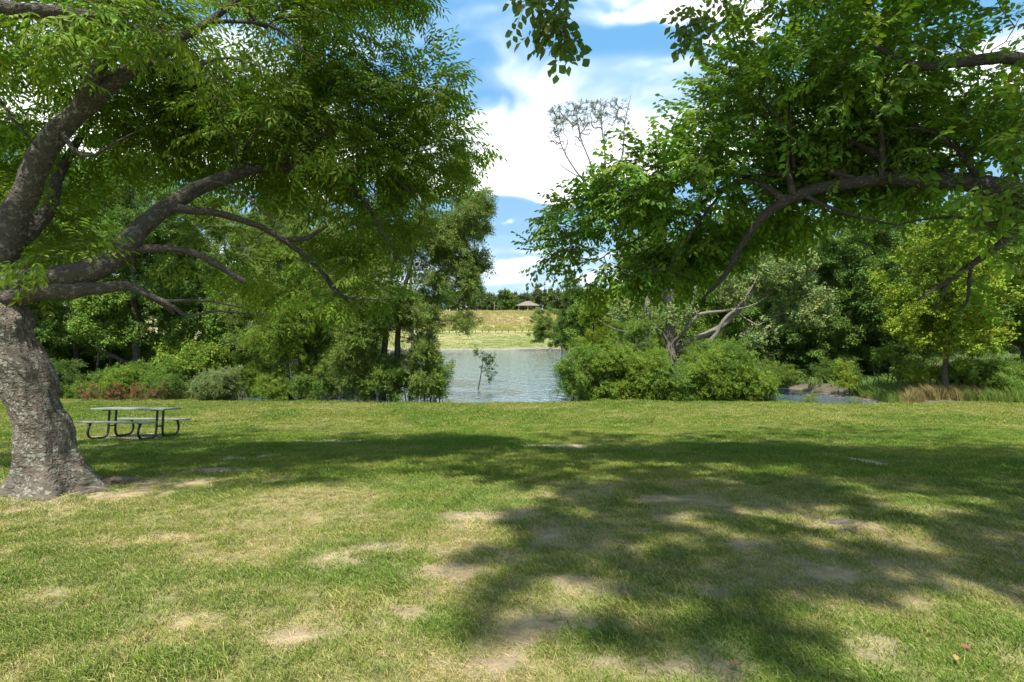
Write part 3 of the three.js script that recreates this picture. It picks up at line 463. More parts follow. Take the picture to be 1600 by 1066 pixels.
// ---------------------------------------------------------------- background trees and shrubs
// plain: px of trunk, distance, top and bottom of the crown in the photograph, half width of the crown in metres
let seedB = 100;
function wildTree(name, label, px, D, top, low, half, o = {}) {
  const s = ++seedB, R = rng(s), x = (px - 800) / F * D, z = -D, gy = Math.max(ground(x, z), o.wet ? WATER - 0.5 : -9), yT = at(0, top, D)[1], yL = at(0, low, D)[1], tr = o.r ?? 0.14, lean = o.lean ?? (R() - 0.5) * 0.8, H = yT - gy;
  const cx = x + lean, mid = (yT + yL) / 2, hh = (yT - yL) / 2, limbs = [], lobes = [], n = o.n ?? 190;
  const stems = o.stems ?? 1;
  for (let k = 0; k < stems; k++) {
    const a = stems > 1 ? (k / (stems - 1) - 0.5) * 2 : 0, sx = x + a * (o.foot ?? 0.35), tx = cx + a * half * 0.5, tz = z + (R() - 0.5) * half * 0.5;
    limbs.push({ name: 'trunk', pts: [[sx, gy - 0.3, z + (R() - 0.5) * 0.3, tr * 1.25], [sx + 0.12 * (tx - sx) + (R() - 0.5) * 0.2, gy + H * 0.18, z, tr], [sx + 0.4 * (tx - sx) + (R() - 0.5) * 0.3, gy + H * 0.42, mix(z, tz, 0.5), tr * 0.75], [mix(sx, tx, 0.8), gy + H * 0.66, tz, tr * 0.45], [tx, gy + H * 0.88, tz, tr * 0.18]], sides: 8 });
  }
  const deep = o.deep ?? half * 0.85, nl = o.lobes ?? 7;
  for (let k = 0; k < nl; k++) {
    const a = k * 2.4 + R() * 0.8, t = (k + 0.5) / nl * 2 - 1, w = Math.sqrt(Math.max(0.1, 1 - t * t * 0.8)), q = 0.55 * w;
    lobes.push({ c: [cx + Math.cos(a) * half * q, mid + t * hh * 0.68, z + Math.sin(a) * deep * q], r: [half * (0.42 + R() * 0.16), hh * (0.3 + R() * 0.12), deep * 0.5], n: Math.ceil(n / nl), gap: o.gap ?? 0.4, dens: o.dens });
  }
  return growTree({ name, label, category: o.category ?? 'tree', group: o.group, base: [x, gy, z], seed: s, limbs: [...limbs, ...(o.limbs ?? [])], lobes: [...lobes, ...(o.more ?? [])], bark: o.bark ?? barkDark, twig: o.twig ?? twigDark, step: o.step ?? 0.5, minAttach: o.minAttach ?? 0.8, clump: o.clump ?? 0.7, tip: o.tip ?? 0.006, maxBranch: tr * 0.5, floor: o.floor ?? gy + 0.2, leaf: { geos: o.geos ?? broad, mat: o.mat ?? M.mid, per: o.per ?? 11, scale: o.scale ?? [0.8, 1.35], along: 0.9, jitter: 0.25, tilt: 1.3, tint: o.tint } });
}
const FARW = 'tall trees closing the view behind the woods';
for (const [px, D, top, half, mt, label] of [[-260, 62, 190, 8, 'dark', 'far backdrop tree left of the picture'], [-60, 66, 230, 8, 'mid', 'far backdrop tree behind the leaning trunk'], [130, 70, 240, 8, 'willow', 'far backdrop tree behind the slim woodland tree'], [300, 68, 250, 8, 'mid', 'far backdrop tree behind the lighter green tree'], [440, 72, 300, 6.5, 'dark', 'far backdrop tree behind the flooded trunks'], [545, 84, 340, 6, 'mid', 'far backdrop tree behind the large willow'], [1085, 62, 380, 5.5, 'mid', 'far backdrop tree seen between the cottonwood limbs'], [1190, 66, 330, 7, 'willow', 'far backdrop tree behind the cottonwood crown'], [1330, 62, 300, 7.5, 'mid', 'far backdrop tree behind the dense rounded tree'], [1500, 66, 290, 8, 'willow', 'far backdrop tree behind the yellow-green tree'], [1680, 60, 260, 8, 'mid', 'far backdrop tree beyond the right edge']])
  wildTree('backdrop_tree', label, px, D, top, 590, half, { mat: M[mt], n: 250, r: 0.25, group: FARW, scale: [1.7, 2.8], gap: 0.3, lobes: 9, step: 0.9, tip: 0.012 });
const WOOD_L = 'trees of the left wood', WOOD_R = 'trees of the right wood';
wildTree('woodland_tree', 'dark straight-trunked tree in the left wood, behind the table', 213, 31, 250, 545, 3.6, { mat: M.dark, r: 0.2, n: 230, lean: 0, group: WOOD_L, limbs: [L('limb', [[213, 575, 31, .12], [185, 560, 31, .11], [160, 548, 31, .09], [130, 520, 31.5, .05]])] });
wildTree('woodland_tree', 'slim woodland tree just right of the leaning trunk, far back', 118, 33, 240, 550, 3.6, { mat: M.mid, n: 220, group: WOOD_L, r: 0.12 });
wildTree('woodland_tree', 'leafy tree showing left of the big leaning trunk', 8, 30, 260, 590, 3.2, { mat: M.dark, n: 230, group: WOOD_L });
wildTree('woodland_tree', 'lighter green tree in the wood right of the dark straight trunk', 322, 34, 300, 575, 3.6, { mat: M.willow, n: 250, group: WOOD_L, r: 0.13, scale: [0.75, 1.2] });
wildTree('woodland_tree', 'sunlit tree hanging over flooded trunks left of the willow', 428, 31, 330, 580, 3.4, { mat: M.willow, geos: small, n: 290, group: WOOD_L, r: 0.12, lean: 0.8, bark: barkGrey, wet: true, scale: [0.85, 1.35] });
wildTree('flooded_tree', 'multi-stemmed tree standing in brown water left of the willow', 468, 29.5, 390, 590, 2.4, { mat: M.bush, geos: small, n: 190, stems: 3, r: 0.10, foot: 0.4, wet: true, group: WOOD_L });
wildTree('woodland_tree', 'tall far tree closing the left wood behind the table', 250, 50, 190, 540, 6.2, { mat: M.dark, n: 250, group: WOOD_L, scale: [1.2, 2.0], r: 0.2 });
wildTree('woodland_tree', 'tall far tree at the left edge of the wood', 60, 48, 200, 560, 6.0, { mat: M.mid, n: 250, group: WOOD_L, scale: [1.2, 2.0], r: 0.2 });
wildTree('woodland_tree', 'tall far tree behind the willow in the left wood', 470, 54, 230, 540, 6.0, { mat: M.willow, n: 260, group: WOOD_L, scale: [1.2, 2.0], r: 0.2 });
wildTree('woodland_tree', 'tall tree beyond the left edge of the picture', -140, 38, 200, 570, 5, { mat: M.dark, n: 230, group: WOOD_L, scale: [1.1, 1.7], r: 0.2 });
for (const [px, D, t] of [[150, 30, 'thin pole-like young tree nearest the leaning trunk'], [172, 32, 'thin young tree second from the leaning trunk'], [262, 36, 'thin young tree between the dark trunk and the bright shrub'], [345, 32, 'thin young tree above the bright rounded shrub']])
  wildTree('young_tree', t, px, D, 440, 540, 1.3, { mat: M.shrub, n: 46, r: 0.06, group: 'young trees of the left wood' });
for (const [px, D, top, half, mt, label] of [[40, 33, 520, 1.8, 'shrub', 'understory bush behind the leaning trunk'], [110, 36, 505, 2.0, 'mid', 'understory bush deep in the left wood, first from the trunk'], [185, 37, 520, 1.9, 'dark', 'understory bush left of the dark straight trunk'], [262, 33, 530, 1.7, 'mid', 'understory bush right of the dark straight trunk'], [310, 31, 540, 1.6, 'bush', 'sunlit understory bush above the bright rounded shrub'], [365, 38, 515, 2.2, 'dark', 'understory bush over the brown water'], [410, 42, 520, 2.2, 'mid', 'understory bush far back over the brown water'], [510, 40, 510, 2.0, 'mid', 'understory bush behind the willow stems'], [545, 48, 505, 2.4, 'dark', 'understory bush far behind the willow stems']])
  wildTree('understory_bush', label, px, D, top, 600, half, { mat: M[mt], n: 120, stems: 4, r: 0.05, foot: half * 0.5, category: 'shrub', group: 'understory of the left wood', minAttach: 0.3, lobes: 7, scale: [0.9, 1.5], wet: true, gap: 0.34 });
// willow-like group standing in the pond edge
wildTree('willow_tree', 'large many-stemmed willow at the pond edge left of the open water', 590, 28.6, 250, 560, 3.5, { mat: M.willow, geos: small, n: 420, stems: 4, r: 0.16, foot: 0.7, lean: 0.6, wet: true, deep: 2.8, lobes: 10, per: 9, scale: [0.85, 1.3], gap: 0.43,
  more: [lobe(735, 330, 28.6, 1.0, 1.3, 1.2, 60), lobe(745, 430, 28.6, 0.8, 1.2, 1.1, 60), lobe(690, 400, 28.2, 1.2, 1.6, 1.1, 70), lobe(560, 560, 27.9, 1.1, 0.8, 0.7, 40), lobe(620, 585, 27.9, 1.2, 0.6, 0.7, 40), lobe(672, 585, 28, 0.9, 0.7, 0.7, 36), lobe(610, 480, 27.9, 1.6, 1.2, 0.8, 70), lobe(700, 250, 29, 1.0, 0.8, 1.2, 30), lobe(640, 560, 28, 1.3, 0.9, 0.9, 50), lobe(720, 500, 28.4, 0.7, 0.4, 0.6, 14), lobe(575, 520, 28, 1.4, 1.0, 1.0, 50)] });
wildTree('willow_tree', 'slender willow behind the large one, its crown against the clouds', 655, 35, 235, 470, 3.0, { mat: M.mid, geos: small, n: 210, stems: 2, r: 0.12, wet: true, lean: 0.8, scale: [0.9, 1.4] });
for (const [px, D, top, half, mt, label] of [[668, 28.3, 560, 0.9, 'bush', 'leafy shrub at the willow foot nearest the open water'], [615, 28.1, 568, 1.1, 'shrub', 'leafy shrub directly under the large willow'], [548, 28.2, 578, 0.9, 'willow', 'thin grey-green shrub left of the willow stems'], [435, 28.5, 585, 0.8, 'bush', 'small shrub in the brown water left of the willow'], [478, 29, 565, 1.2, 'shrub', 'shrub overhanging the brown water under the flooded tree'], [515, 30, 555, 1.3, 'willow', 'pale shrub between the flooded tree and the willow'], [585, 29, 540, 1.5, 'bush', 'tall shrub among the willow stems'], [650, 29, 545, 1.4, 'shrub', 'tall shrub behind the one nearest the open water'], [400, 31, 545, 1.4, 'bush', 'shrub at the bend of the brown water']])
  wildTree('waterside_shrub', label, px, D, top, 622, half, { mat: M[mt], geos: small, n: 70, stems: 4, r: 0.03, foot: half * 0.6, category: 'shrub', group: 'shrubs round the willow foot', minAttach: 0.25, lobes: 5, scale: [0.6, 1.0], step: 0.3, wet: true, per: 8 });
// shrubs along the left lawn edge
for (const [px, D, top, half, mt, label] of [[-10, 27.8, 585, 1.2, 'shrub', 'shrub at the far left edge behind the leaning trunk'], [85, 28.2, 560, 1.3, 'dark', 'dark shrub just right of the leaning trunk'], [135, 28.6, 578, 1.1, 'shrub', 'low shrub above the left end of the picnic table'], [190, 28.4, 572, 1.2, 'bush', 'shrub behind the middle of the picnic table'], [245, 28.8, 565, 1.3, 'shrub', 'shrub behind the right end of the picnic table'], [290, 28.2, 580, 1.0, 'dark', 'small dark shrub left of the bright rounded shrub'], [338, 27.9, 576, 1.25, 'silver', 'bright pale rounded shrub at the end of the left wood'], [375, 28.3, 590, 0.7, 'bush', 'little shrub on the lip of the brown water']])
  wildTree('edge_shrub', label, px, D, top, 626, half, { mat: M[mt], geos: small, n: 95, stems: 4, r: 0.03, foot: half * 0.6, category: 'shrub', group: 'shrubs along the left lawn edge', minAttach: 0.2, lobes: 6, scale: [0.6, 1.0], step: 0.3, per: 8, floor: -1.45 });
for (const [px, label] of [[140, 'rust-brown withered plant left of the table top'], [178, 'rust-brown withered plant above the table middle'], [216, 'broad rust-brown withered plant above the right of the table'], [262, 'rust-brown withered plant right of the picnic table']])
  wildTree('withered_plant', label, px, 27.3, 602, 624, 0.55, { mat: M.rust, geos: small, n: 11, stems: 3, r: 0.012, foot: 0.25, category: 'plant', group: 'withered plants along the left lawn edge', minAttach: 0.1, lobes: 4, scale: [0.4, 0.6], step: 0.2, per: 4, floor: -1.5 });

// the big bush mass at the right of the open water
for (const [px, D, top, half, mt, label] of [[922, 28.4, 536, 1.2, 'shrub', 'leftmost shrub of the big thicket, standing in the water'], [962, 28.0, 540, 1.2, 'bush', 'shrub second from the water in the big thicket'], [1005, 27.8, 548, 1.3, 'bush', 'yellow-green shrub left of the cottonwood foot'], [1050, 27.6, 558, 1.2, 'shrub', 'shrub hiding the cottonwood foot'], [1095, 27.7, 546, 1.3, 'bush', 'shrub right of the cottonwood foot'], [1140, 27.7, 534, 1.3, 'shrub', 'tallest shrub at the right of the thicket'], [1180, 27.6, 548, 1.1, 'bush', 'bright shrub at the right end of the thicket'], [985, 30.5, 505, 1.6, 'shrub', 'taller shrub behind the left of the thicket'], [1100, 30.5, 522, 1.6, 'mid', 'taller shrub behind the cottonwood foot']])
  wildTree('thicket_shrub', label, px, D, top, 628, half, { mat: M[mt], geos: small, n: 180, stems: 6, r: 0.03, foot: half * 0.7, category: 'shrub', group: 'shrubs of the big thicket by the water', minAttach: 0.3, lobes: 9, scale: [0.65, 1.1], step: 0.3, per: 8.5, floor: -1.45, deep: 1.1, gap: 0.36 });

// the cottonwood behind the thicket
growTree({
  name: 'cottonwood_tree', label: 'pale spreading cottonwood with grey limbs rising behind the thicket', category: 'tree', base: [8.9, ground(8.9, -32), -32], seed: 61, bark: barkGrey, twig: twigGrey, step: 0.4, minAttach: 2.5, clump: 0.6, tip: 0.008, limbSides: 9,
  limbs: [
    { name: 'trunk', pts: [[8.9, ground(8.9, -32) - 0.3, -32, .36], [8.95, -0.4, -32, .32], at(1048, 545, 32).concat(.30), at(1046, 490, 32).concat(.27), at(1040, 430, 32).concat(.23), at(1036, 370, 32).concat(.18), at(1025, 310, 32).concat(.1), at(1030, 250, 32).concat(.04)], sides: 12 },
    L('limb', [[1052, 548, 32, .17], [1085, 530, 31.6, .17], [1115, 517, 31.4, .155], [1150, 490, 31.2, .13], [1180, 450, 31, .10], [1205, 415, 31, .07], [1235, 370, 31, .04]]),
    L('limb', [[1058, 552, 32, .13], [1090, 545, 31, .12], [1115, 528, 30.8, .11], [1130, 502, 30.6, .10], [1150, 482, 30.6, .08], [1168, 460, 30.6, .05], [1190, 420, 30.6, .03]]),
    L('limb', [[1050, 540, 32, .12], [1072, 515, 31, .11], [1092, 492, 30.8, .10], [1112, 488, 30.7, .08], [1145, 484, 30.6, .06], [1178, 476, 30.5, .04], [1230, 440, 30.4, .02]]),
    L('limb', [[1090, 494, 30.8, .06], [1082, 475, 30.8, .06], [1088, 440, 31, .06], [1098, 395, 31.2, .04], [1100, 350, 31.4, .02]]),
    L('limb', [[1045, 542, 32, .09], [1030, 515, 31.5, .07], [1005, 514, 31.2, .06], [980, 519, 31, .05], [955, 512, 31, .035], [935, 500, 31, .02]]),
    L('limb', [[1046, 480, 32, .14], [1025, 450, 32, .13], [1005, 415, 32, .10], [990, 370, 32.5, .06], [975, 320, 33, .03]]),
    L('limb', [[1045, 470, 32, .07], [1058, 450, 31.8, .06], [1075, 435, 31.6, .04], [1088, 425, 31.5, .02]]),
  ],
  lobes: [lobe(1215, 420, 31, 1.6, 1.4, 1.6, 110), lobe(1245, 500, 31, 1.0, 0.9, 1.2, 46), lobe(1180, 370, 31.5, 1.6, 1.0, 1.6, 70), lobe(1130, 440, 31.5, 1.3, 1.2, 1.4, 46, { dens: 0.7 }), lobe(1010, 400, 32, 1.6, 1.2, 1.5, 70), lobe(1020, 320, 32.5, 1.6, 1.2, 1.6, 70), lobe(1040, 500, 31, 1.6, 0.7, 1.0, 24, { dens: 0.7 }), lobe(1190, 520, 30.6, 1.1, 0.7, 0.8, 30, { dens: 0.12 }), lobe(970, 480, 32, 1.2, 0.8, 1.2, 20, { dens: 0.5 }), lobe(1270, 470, 31, 0.8, 1.0, 1.1, 30)],
  leaf: { geos: round, mat: M.silver, per: 8, scale: [0.7, 1.15], along: 0.9, jitter: 0.25, tilt: 1.6 },
});
// the half-bare tree whose twiggy top stands against the cloud
growTree({
  name: 'half_bare_tree', label: 'half-bare tree with a fan of grey twigs against the white cloud', category: 'tree', base: [8.6, ground(8.6, -37), -37], seed: 67, bark: barkGrey, twig: twigGrey, step: 0.35, minAttach: 9.5, clump: 0.5, tip: 0.019, wiggle: 0.1, limbSides: 8, lift: 0.2,
  limbs: [
    { name: 'trunk', pts: [[8.6, ground(8.6, -37) - 0.3, -37, .22], at(1012, 480, 37).concat(.19), at(1000, 400, 37).concat(.16), at(975, 345, 37).concat(.13), at(940, 305, 37).concat(.10)], sides: 9 },
    L('limb', [[938, 310, 37, .08], [905, 275, 37, .06], [880, 235, 37, .04], [868, 195, 37, .02]]), L('limb', [[936, 302, 37, .08], [922, 255, 37, .06], [905, 210, 37, .04], [900, 165, 37, .02]]), L('limb', [[936, 302, 37, .08], [945, 250, 37, .06], [940, 200, 37.3, .04], [938, 155, 37.5, .02]]), L('limb', [[938, 305, 37, .08], [970, 250, 37, .06], [975, 200, 37, .035], [985, 150, 37, .015]]), L('limb', [[920, 285, 37, .05], [880, 262, 36.8, .035], [852, 235, 36.6, .015]]),
  ],
  lobes: [lobe(890, 200, 37, 1.7, 1.5, 1.0, 110, { gap: 0.2, dens: 0 }), lobe(955, 195, 37, 1.7, 1.7, 1.0, 110, { gap: 0.2, dens: 0 }), lobe(868, 235, 37, 0.9, 0.7, 0.7, 22, { gap: 0.2, dens: 0 }), lobe(905, 178, 37, 1.9, 0.7, 1.0, 70, { gap: 0.25, dens: 1.4 }), lobe(960, 175, 37, 0.8, 0.6, 0.8, 16, { gap: 0.3, dens: 1.0 }), lobe(870, 205, 37, 0.5, 0.5, 0.6, 10, { gap: 0.2 })],
  leaf: { geos: small, mat: M.olive, per: 2, scale: [0.55, 0.9], along: 0.5, jitter: 0.12, tilt: 1.4 },
});
// right-hand wood
wildTree('woodland_tree', 'dense rounded dark green tree behind the inlet on the right', 1330, 38, 325, 600, 4.6, { mat: M.dark, n: 420, r: 0.2, group: WOOD_R, scale: [0.9, 1.5], gap: 0.34, deep: 3 });
wildTree('woodland_tree', 'deep green tree between the cottonwood and the inlet', 1232, 40, 400, 605, 3.0, { mat: M.dark, n: 260, r: 0.16, group: WOOD_R, gap: 0.36, scale: [0.9, 1.5] });
wildTree('woodland_tree', 'tall tree far behind the rounded dark green one', 1420, 47, 290, 560, 5.0, { mat: M.mid, n: 260, r: 0.2, group: WOOD_R, scale: [1.2, 1.9] });
wildTree('woodland_tree', 'yellow-green tree glowing right of the dark rounded tree', 1480, 27.5, 345, 575, 2.9, { mat: M.lime, geos: round, n: 270, r: 0.12, group: WOOD_R, lean: -0.2, scale: [0.65, 1.1], gap: 0.42 });
wildTree('woodland_tree', 'shaded tree at the right edge behind the yellow-green one', 1600, 31, 320, 600, 3.6, { mat: M.mid, n: 300, r: 0.16, group: WOOD_R });
wildTree('woodland_tree', 'tall tree far behind the cottonwood', 1150, 50, 330, 560, 5.0, { mat: M.mid, n: 230, r: 0.2, group: WOOD_R, scale: [1.2, 1.9] });
wildTree('woodland_tree', 'far tree closing the wood at the right edge', 1560, 50, 280, 560, 6.0, { mat: M.dark, n: 260, r: 0.2, group: WOOD_R, scale: [1.2, 2] });
wildTree('woodland_tree', 'broad tree beyond the right edge of the picture', 1760, 36, 260, 590, 5.0, { mat: M.mid, n: 230, r: 0.2, group: WOOD_R, scale: [1.1, 1.7] });
wildTree('woodland_tree', 'low leafy tree closing the gap under the dark rounded tree', 1290, 46, 470, 600, 5.0, { mat: M.dark, n: 220, r: 0.14, group: WOOD_R, scale: [1.1, 1.7] });
for (const [px, D, top, half, mt, n, label] of [[1345, 31, 566, 0.8, 'lime', 60, 'small yellow shrub on the mud bank by the inlet'], [1385, 30, 545, 1.2, 'bush', 110, 'bright feathery shrub right of the inlet'], [1420, 29, 538, 1.2, 'lime', 110, 'tall yellow-green shrub under the yellow-green tree'], [1475, 28.5, 555, 1.3, 'shrub', 110, 'shrub behind the dry grass under the yellow-green tree'], [1530, 28, 560, 1.3, 'mid', 110, 'dark shrub behind the dry grass, second from the right edge'], [1590, 27, 570, 1.3, 'shrub', 110, 'shrub behind the dry grass at the right edge'], [1300, 36, 560, 1.4, 'dark', 110, 'dark shrub at the back of the inlet'], [1225, 37, 565, 1.3, 'mid', 90, 'low shrub behind the right end of the thicket'], [1275, 28.2, 614, 0.22, 'lime', 8, 'tiny yellow-green water plant in the inlet']])
  wildTree('bank_shrub', label, px, D, top, n < 20 ? 630 : 606, half, { mat: M[mt], geos: small, n, stems: n < 20 ? 2 : 5, r: n < 20 ? 0.01 : 0.028, foot: half * 0.6, category: 'shrub', group: 'shrubs of the right bank', minAttach: 0.15, lobes: 6, scale: n < 20 ? [0.3, 0.5] : [0.65, 1.1], step: 0.3, per: 8, floor: -1.7 });
// trees at the right side of the pond, further off
wildTree('pondside_tree', 'rounded lime-green bushy tree right of the pond', 945, 52, 448, 560, 2.6, { mat: M.lime, geos: small, n: 210, r: 0.12, scale: [1.0, 1.6], gap: 0.36, stems: 3, foot: 0.6 });
wildTree('pondside_tree', 'olive green tree right of the lime-green bushy one', 1000, 48, 440, 560, 2.6, { mat: M.bush, geos: small, n: 180, r: 0.12, scale: [1.0, 1.6], stems: 2 });
wildTree('pondside_tree', 'feathery dark willow right of the far pond end', 902, 78, 432, 545, 2.8, { mat: M.dark, geos: narrow, n: 200, r: 0.14, scale: [1.2, 2.0] });
wildTree('pondside_tree', 'sparse tree leaning left over the far water', 880, 118, 478, 545, 4.0, { mat: M.willow, geos: broad, n: 120, r: 0.2, lean: -3.6, scale: [1.4, 2.2], per: 7, deep: 3 });
wildTree('pondside_tree', 'bright low bush by the driftwood on the far shore', 885, 122, 508, 548, 3.0, { mat: M.lime, geos: broad, n: 110, r: 0.1, stems: 3, foot: 1, lean: 0, scale: [1.6, 2.4], category: 'shrub', minAttach: 0.5 });
wildTree('pondside_tree', 'mid green tree behind the lime-green bushy one', 925, 66, 470, 560, 3.2, { mat: M.mid, geos: broad, n: 130, r: 0.12, scale: [1.4, 2.2] });
// sapling in the water
wildTree('flooded_sapling', 'single slim sapling standing alone in the open water', 746, 35, 546, 600, 0.75, { mat: M.shrub, geos: round, n: 24, r: 0.045, lean: 0.35, wet: true, minAttach: 0.9, lobes: 5, scale: [0.45, 0.75], step: 0.2, per: 3.2, tip: 0.005, deep: 0.5, gap: 0.2, twig: twigGrey, bark: barkGrey });
console.log('background trees done');

// the tree line on the far hill
{
  const rows = [[575, 255, 470, 6, 'a'], [622, 262, 462, 6.5, 'b'], [668, 258, 472, 5.5, 'c'], [705, 262, 460, 6.5, 'd'], [742, 260, 466, 6, 'e'], [768, 268, 470, 5, 'f'], [790, 258, 463, 3.2, 'g'], [808, 275, 468, 5, 'h'], [828, 278, 469, 5, 'i'], [851, 262, 455, 6, 'j'], [874, 264, 461, 6, 'k'], [898, 268, 466, 6, 'l'], [925, 262, 464, 6.5, 'm'], [960, 266, 460, 7, 'n']];
  const text = ['far tree on the hill, leftmost of the row', 'far tree on the hill, second of the row from the left', 'far tree on the hill, third of the row from the left', 'large far tree on the hill above the left road end', 'far tree on the hill left of the wooden pole', 'far tree on the hill behind the wooden pole', 'narrow dark pointed tree on the hill left of the pavilion', 'low far tree just left of the pavilion roof', 'low far tree directly behind the pavilion', 'tallest round far tree right of the pavilion', 'round far tree second right of the pavilion', 'round far tree third right of the pavilion', 'far tree on the hill behind the pondside willow', 'far tree on the hill, rightmost of the row'];
  rows.forEach(([px, D, top, half], i) => wildTree('hilltop_tree', text[i], px, D, top - 10, 490, half * 1.15, { mat: i === 6 ? M.dark : M.far, geos: distant, n: 110, r: 0.35, scale: [0.9, 1.5], per: 6, gap: 0.3, group: 'trees along the far hilltop', step: 1.5, tip: 0.03, minAttach: 1, lean: 0 }));
}

// ---------------------------------------------------------------- picnic table
{
  const D = 14.5, x = (210 - 800) / F * D, z = -D, gy = ground(x, z);
  const t = thing('picnic_table', 'grey-green plank picnic table on black bent-tube legs in the shade', 'picnic table', [x, gy, z]);
  const e = 0.6, nrm = V((ground(x - e, z) - ground(x + e, z)) / (2 * e), 1, (ground(x, z - e) - ground(x, z + e)) / (2 * e)).normalize();
  t.quaternion.setFromUnitVectors(V(0, 1, 0), nrm).multiply(new THREE.Quaternion().setFromAxisAngle(V(0, 1, 0), -0.03));   // long side along x, the right end nearer
  const wood = new THREE.MeshStandardMaterial({ color: rgb(0.19, 0.21, 0.175), roughness: 0.7, bumpMap: gBump, bumpScale: 0.001 }), metal = new THREE.MeshStandardMaterial({ color: rgb(0.018, 0.022, 0.026), roughness: 0.38, metalness: 0.2 });
  const plank = (name, y, zz, w, th) => { const s = new THREE.Shape(), a = w / 2, b = th / 2, c = 0.008; s.moveTo(-a + c, -b); s.lineTo(a - c, -b); s.lineTo(a, -b + c); s.lineTo(a, b - c); s.lineTo(a - c, b); s.lineTo(-a + c, b); s.lineTo(-a, b - c); s.lineTo(-a, -b + c); s.closePath(); const g = new THREE.ExtrudeGeometry(s, { depth: 1.86, bevelEnabled: false }); g.rotateY(Math.PI / 2); g.translate(-0.93, y, zz); return part(name, g, wood, t); };
  for (const k of [-1, 0, 1]) plank('table_plank', 0.735, k * 0.245, 0.238, 0.042);
  for (const s of [-1, 1]) plank('seat_plank', 0.435, s * 0.70, 0.245, 0.042);
  for (const fx of [-0.62, 0.62]) {
    for (const s of [-1, 1]) {
      const pts = [[0.12, 0.71], [0.12, 0.45], [0.125, 0.2], [0.145, 0.11], [0.20, 0.045], [0.28, 0.028], [0.42, 0.028], [0.56, 0.03], [0.68, 0.045], [0.76, 0.10], [0.795, 0.18], [0.785, 0.28], [0.745, 0.36], [0.72, 0.41]].map(([u, y]) => V(fx, y, s * u));
      const c = new THREE.CatmullRomCurve3(pts, false, 'centripetal'); part('leg', new THREE.TubeGeometry(c, 60, 0.028, 10), metal, t);
      const br = new THREE.BoxGeometry(0.06, 0.012, 0.24); br.translate(fx, 0.407, s * 0.70); part('seat_bracket', br, metal, t);
    }
    const bar = new THREE.CylinderGeometry(0.018, 0.018, 0.24, 10); bar.rotateX(Math.PI / 2); bar.translate(fx, 0.30, 0); part('crossbar', bar, metal, t);
    const top = new THREE.BoxGeometry(0.06, 0.02, 0.66); top.translate(fx, 0.703, 0); part('top_bracket', top, metal, t);
  }
}

// ---------------------------------------------------------------- small things on the lawn
function lump(sx, sy, sz, seed, rough = 0.35) {
  const g = new THREE.IcosahedronGeometry(1, 5), p = g.attributes.position;
  for (let i = 0; i < p.count; i++) { const x = p.getX(i), y = p.getY(i), z = p.getZ(i), r = 1 + (noise3(x * 1.6 + seed, y * 1.6, z * 1.6) - 0.5) * rough * 2 + (noise3(x * 5 + seed, y * 5, z * 5) - 0.5) * rough * 0.6; p.setXYZ(i, x * r * sx, y * r * sy, z * r * sz); }
  g.computeVertexNormals(); return g;
}
const earthRoot = new THREE.MeshStandardMaterial({ color: rgb(0.145, 0.115, 0.088), roughness: 0.95, bumpMap: gBump, bumpScale: 0.02 }), stone = new THREE.MeshStandardMaterial({ color: rgb(0.17, 0.14, 0.11), roughness: 0.9, map: gNoise, bumpMap: gBump, bumpScale: 0.01 });
function single(name, geo, mat, x, z, sink, label, category, group) { const m = cast(new THREE.Mesh(geo, mat)); m.name = named(name); m.position.set(x, ground(x, z) - sink, z); scene.add(m); return tag(m, label, category, group); }
{
  const rt = (pts, r) => { const v = pts.map(([px, py, up]) => { const [x, z] = pick(px, py); return V(x, ground(x, z) + up, z); }), b = v[0].clone(), c = new THREE.CatmullRomCurve3(v.map((q) => q.clone().sub(b))), n = 24, P = [], Q = []; for (let i = 0; i <= n; i++) { P.push(c.getPoint(i / n)); const f = i / n * (r.length - 1), k = Math.min(r.length - 2, Math.floor(f)); Q.push(mix(r[k], r[k + 1], f - k) * (0.85 + 0.3 * noise2(i * 0.7, 3, 5))); } return [tube(P, Q, 12), b]; };
  const put = (name, pts, r, label) => { const [g, b] = rt(pts, r), m = cast(new THREE.Mesh(g, earthRoot)); m.name = named(name); m.position.copy(b); scene.add(m); tag(m, label, 'root', 'surface roots near the leaning trunk'); };
  put('surface_root', [[150, 756, -0.06], [165, 757, 0.0], [185, 757, 0.015], [205, 754, 0.0], [222, 752, -0.05]], [0.03, 0.075, 0.09, 0.06, 0.02], 'thick knobbly root lying in the grass right of the leaning trunk');
  put('surface_root', [[112, 776, -0.06], [140, 771, 0.0], [168, 768, 0.0], [190, 772, -0.04]], [0.07, 0.05, 0.03, 0.015], 'thin root running from the trunk foot towards the bare earth');
}
for (const [px, py, a, b, label] of [[1312, 817, 0.16, 0.05, 'flat grey stone in the bare patch, upper of the right-hand pair'], [1326, 834, 0.09, 0.045, 'small dark stone below the flat one on the right lawn'], [1004, 831, 0.11, 0.03, 'flat dark stone sunk in the middle of the lawn']]) { const [x, z] = pick(px, py); single('lawn_stone', lump(a, b, a * 0.6, px, 0.25), stone, x, z, b * 0.35, label, 'stone', 'stones sunk in the lawn'); }
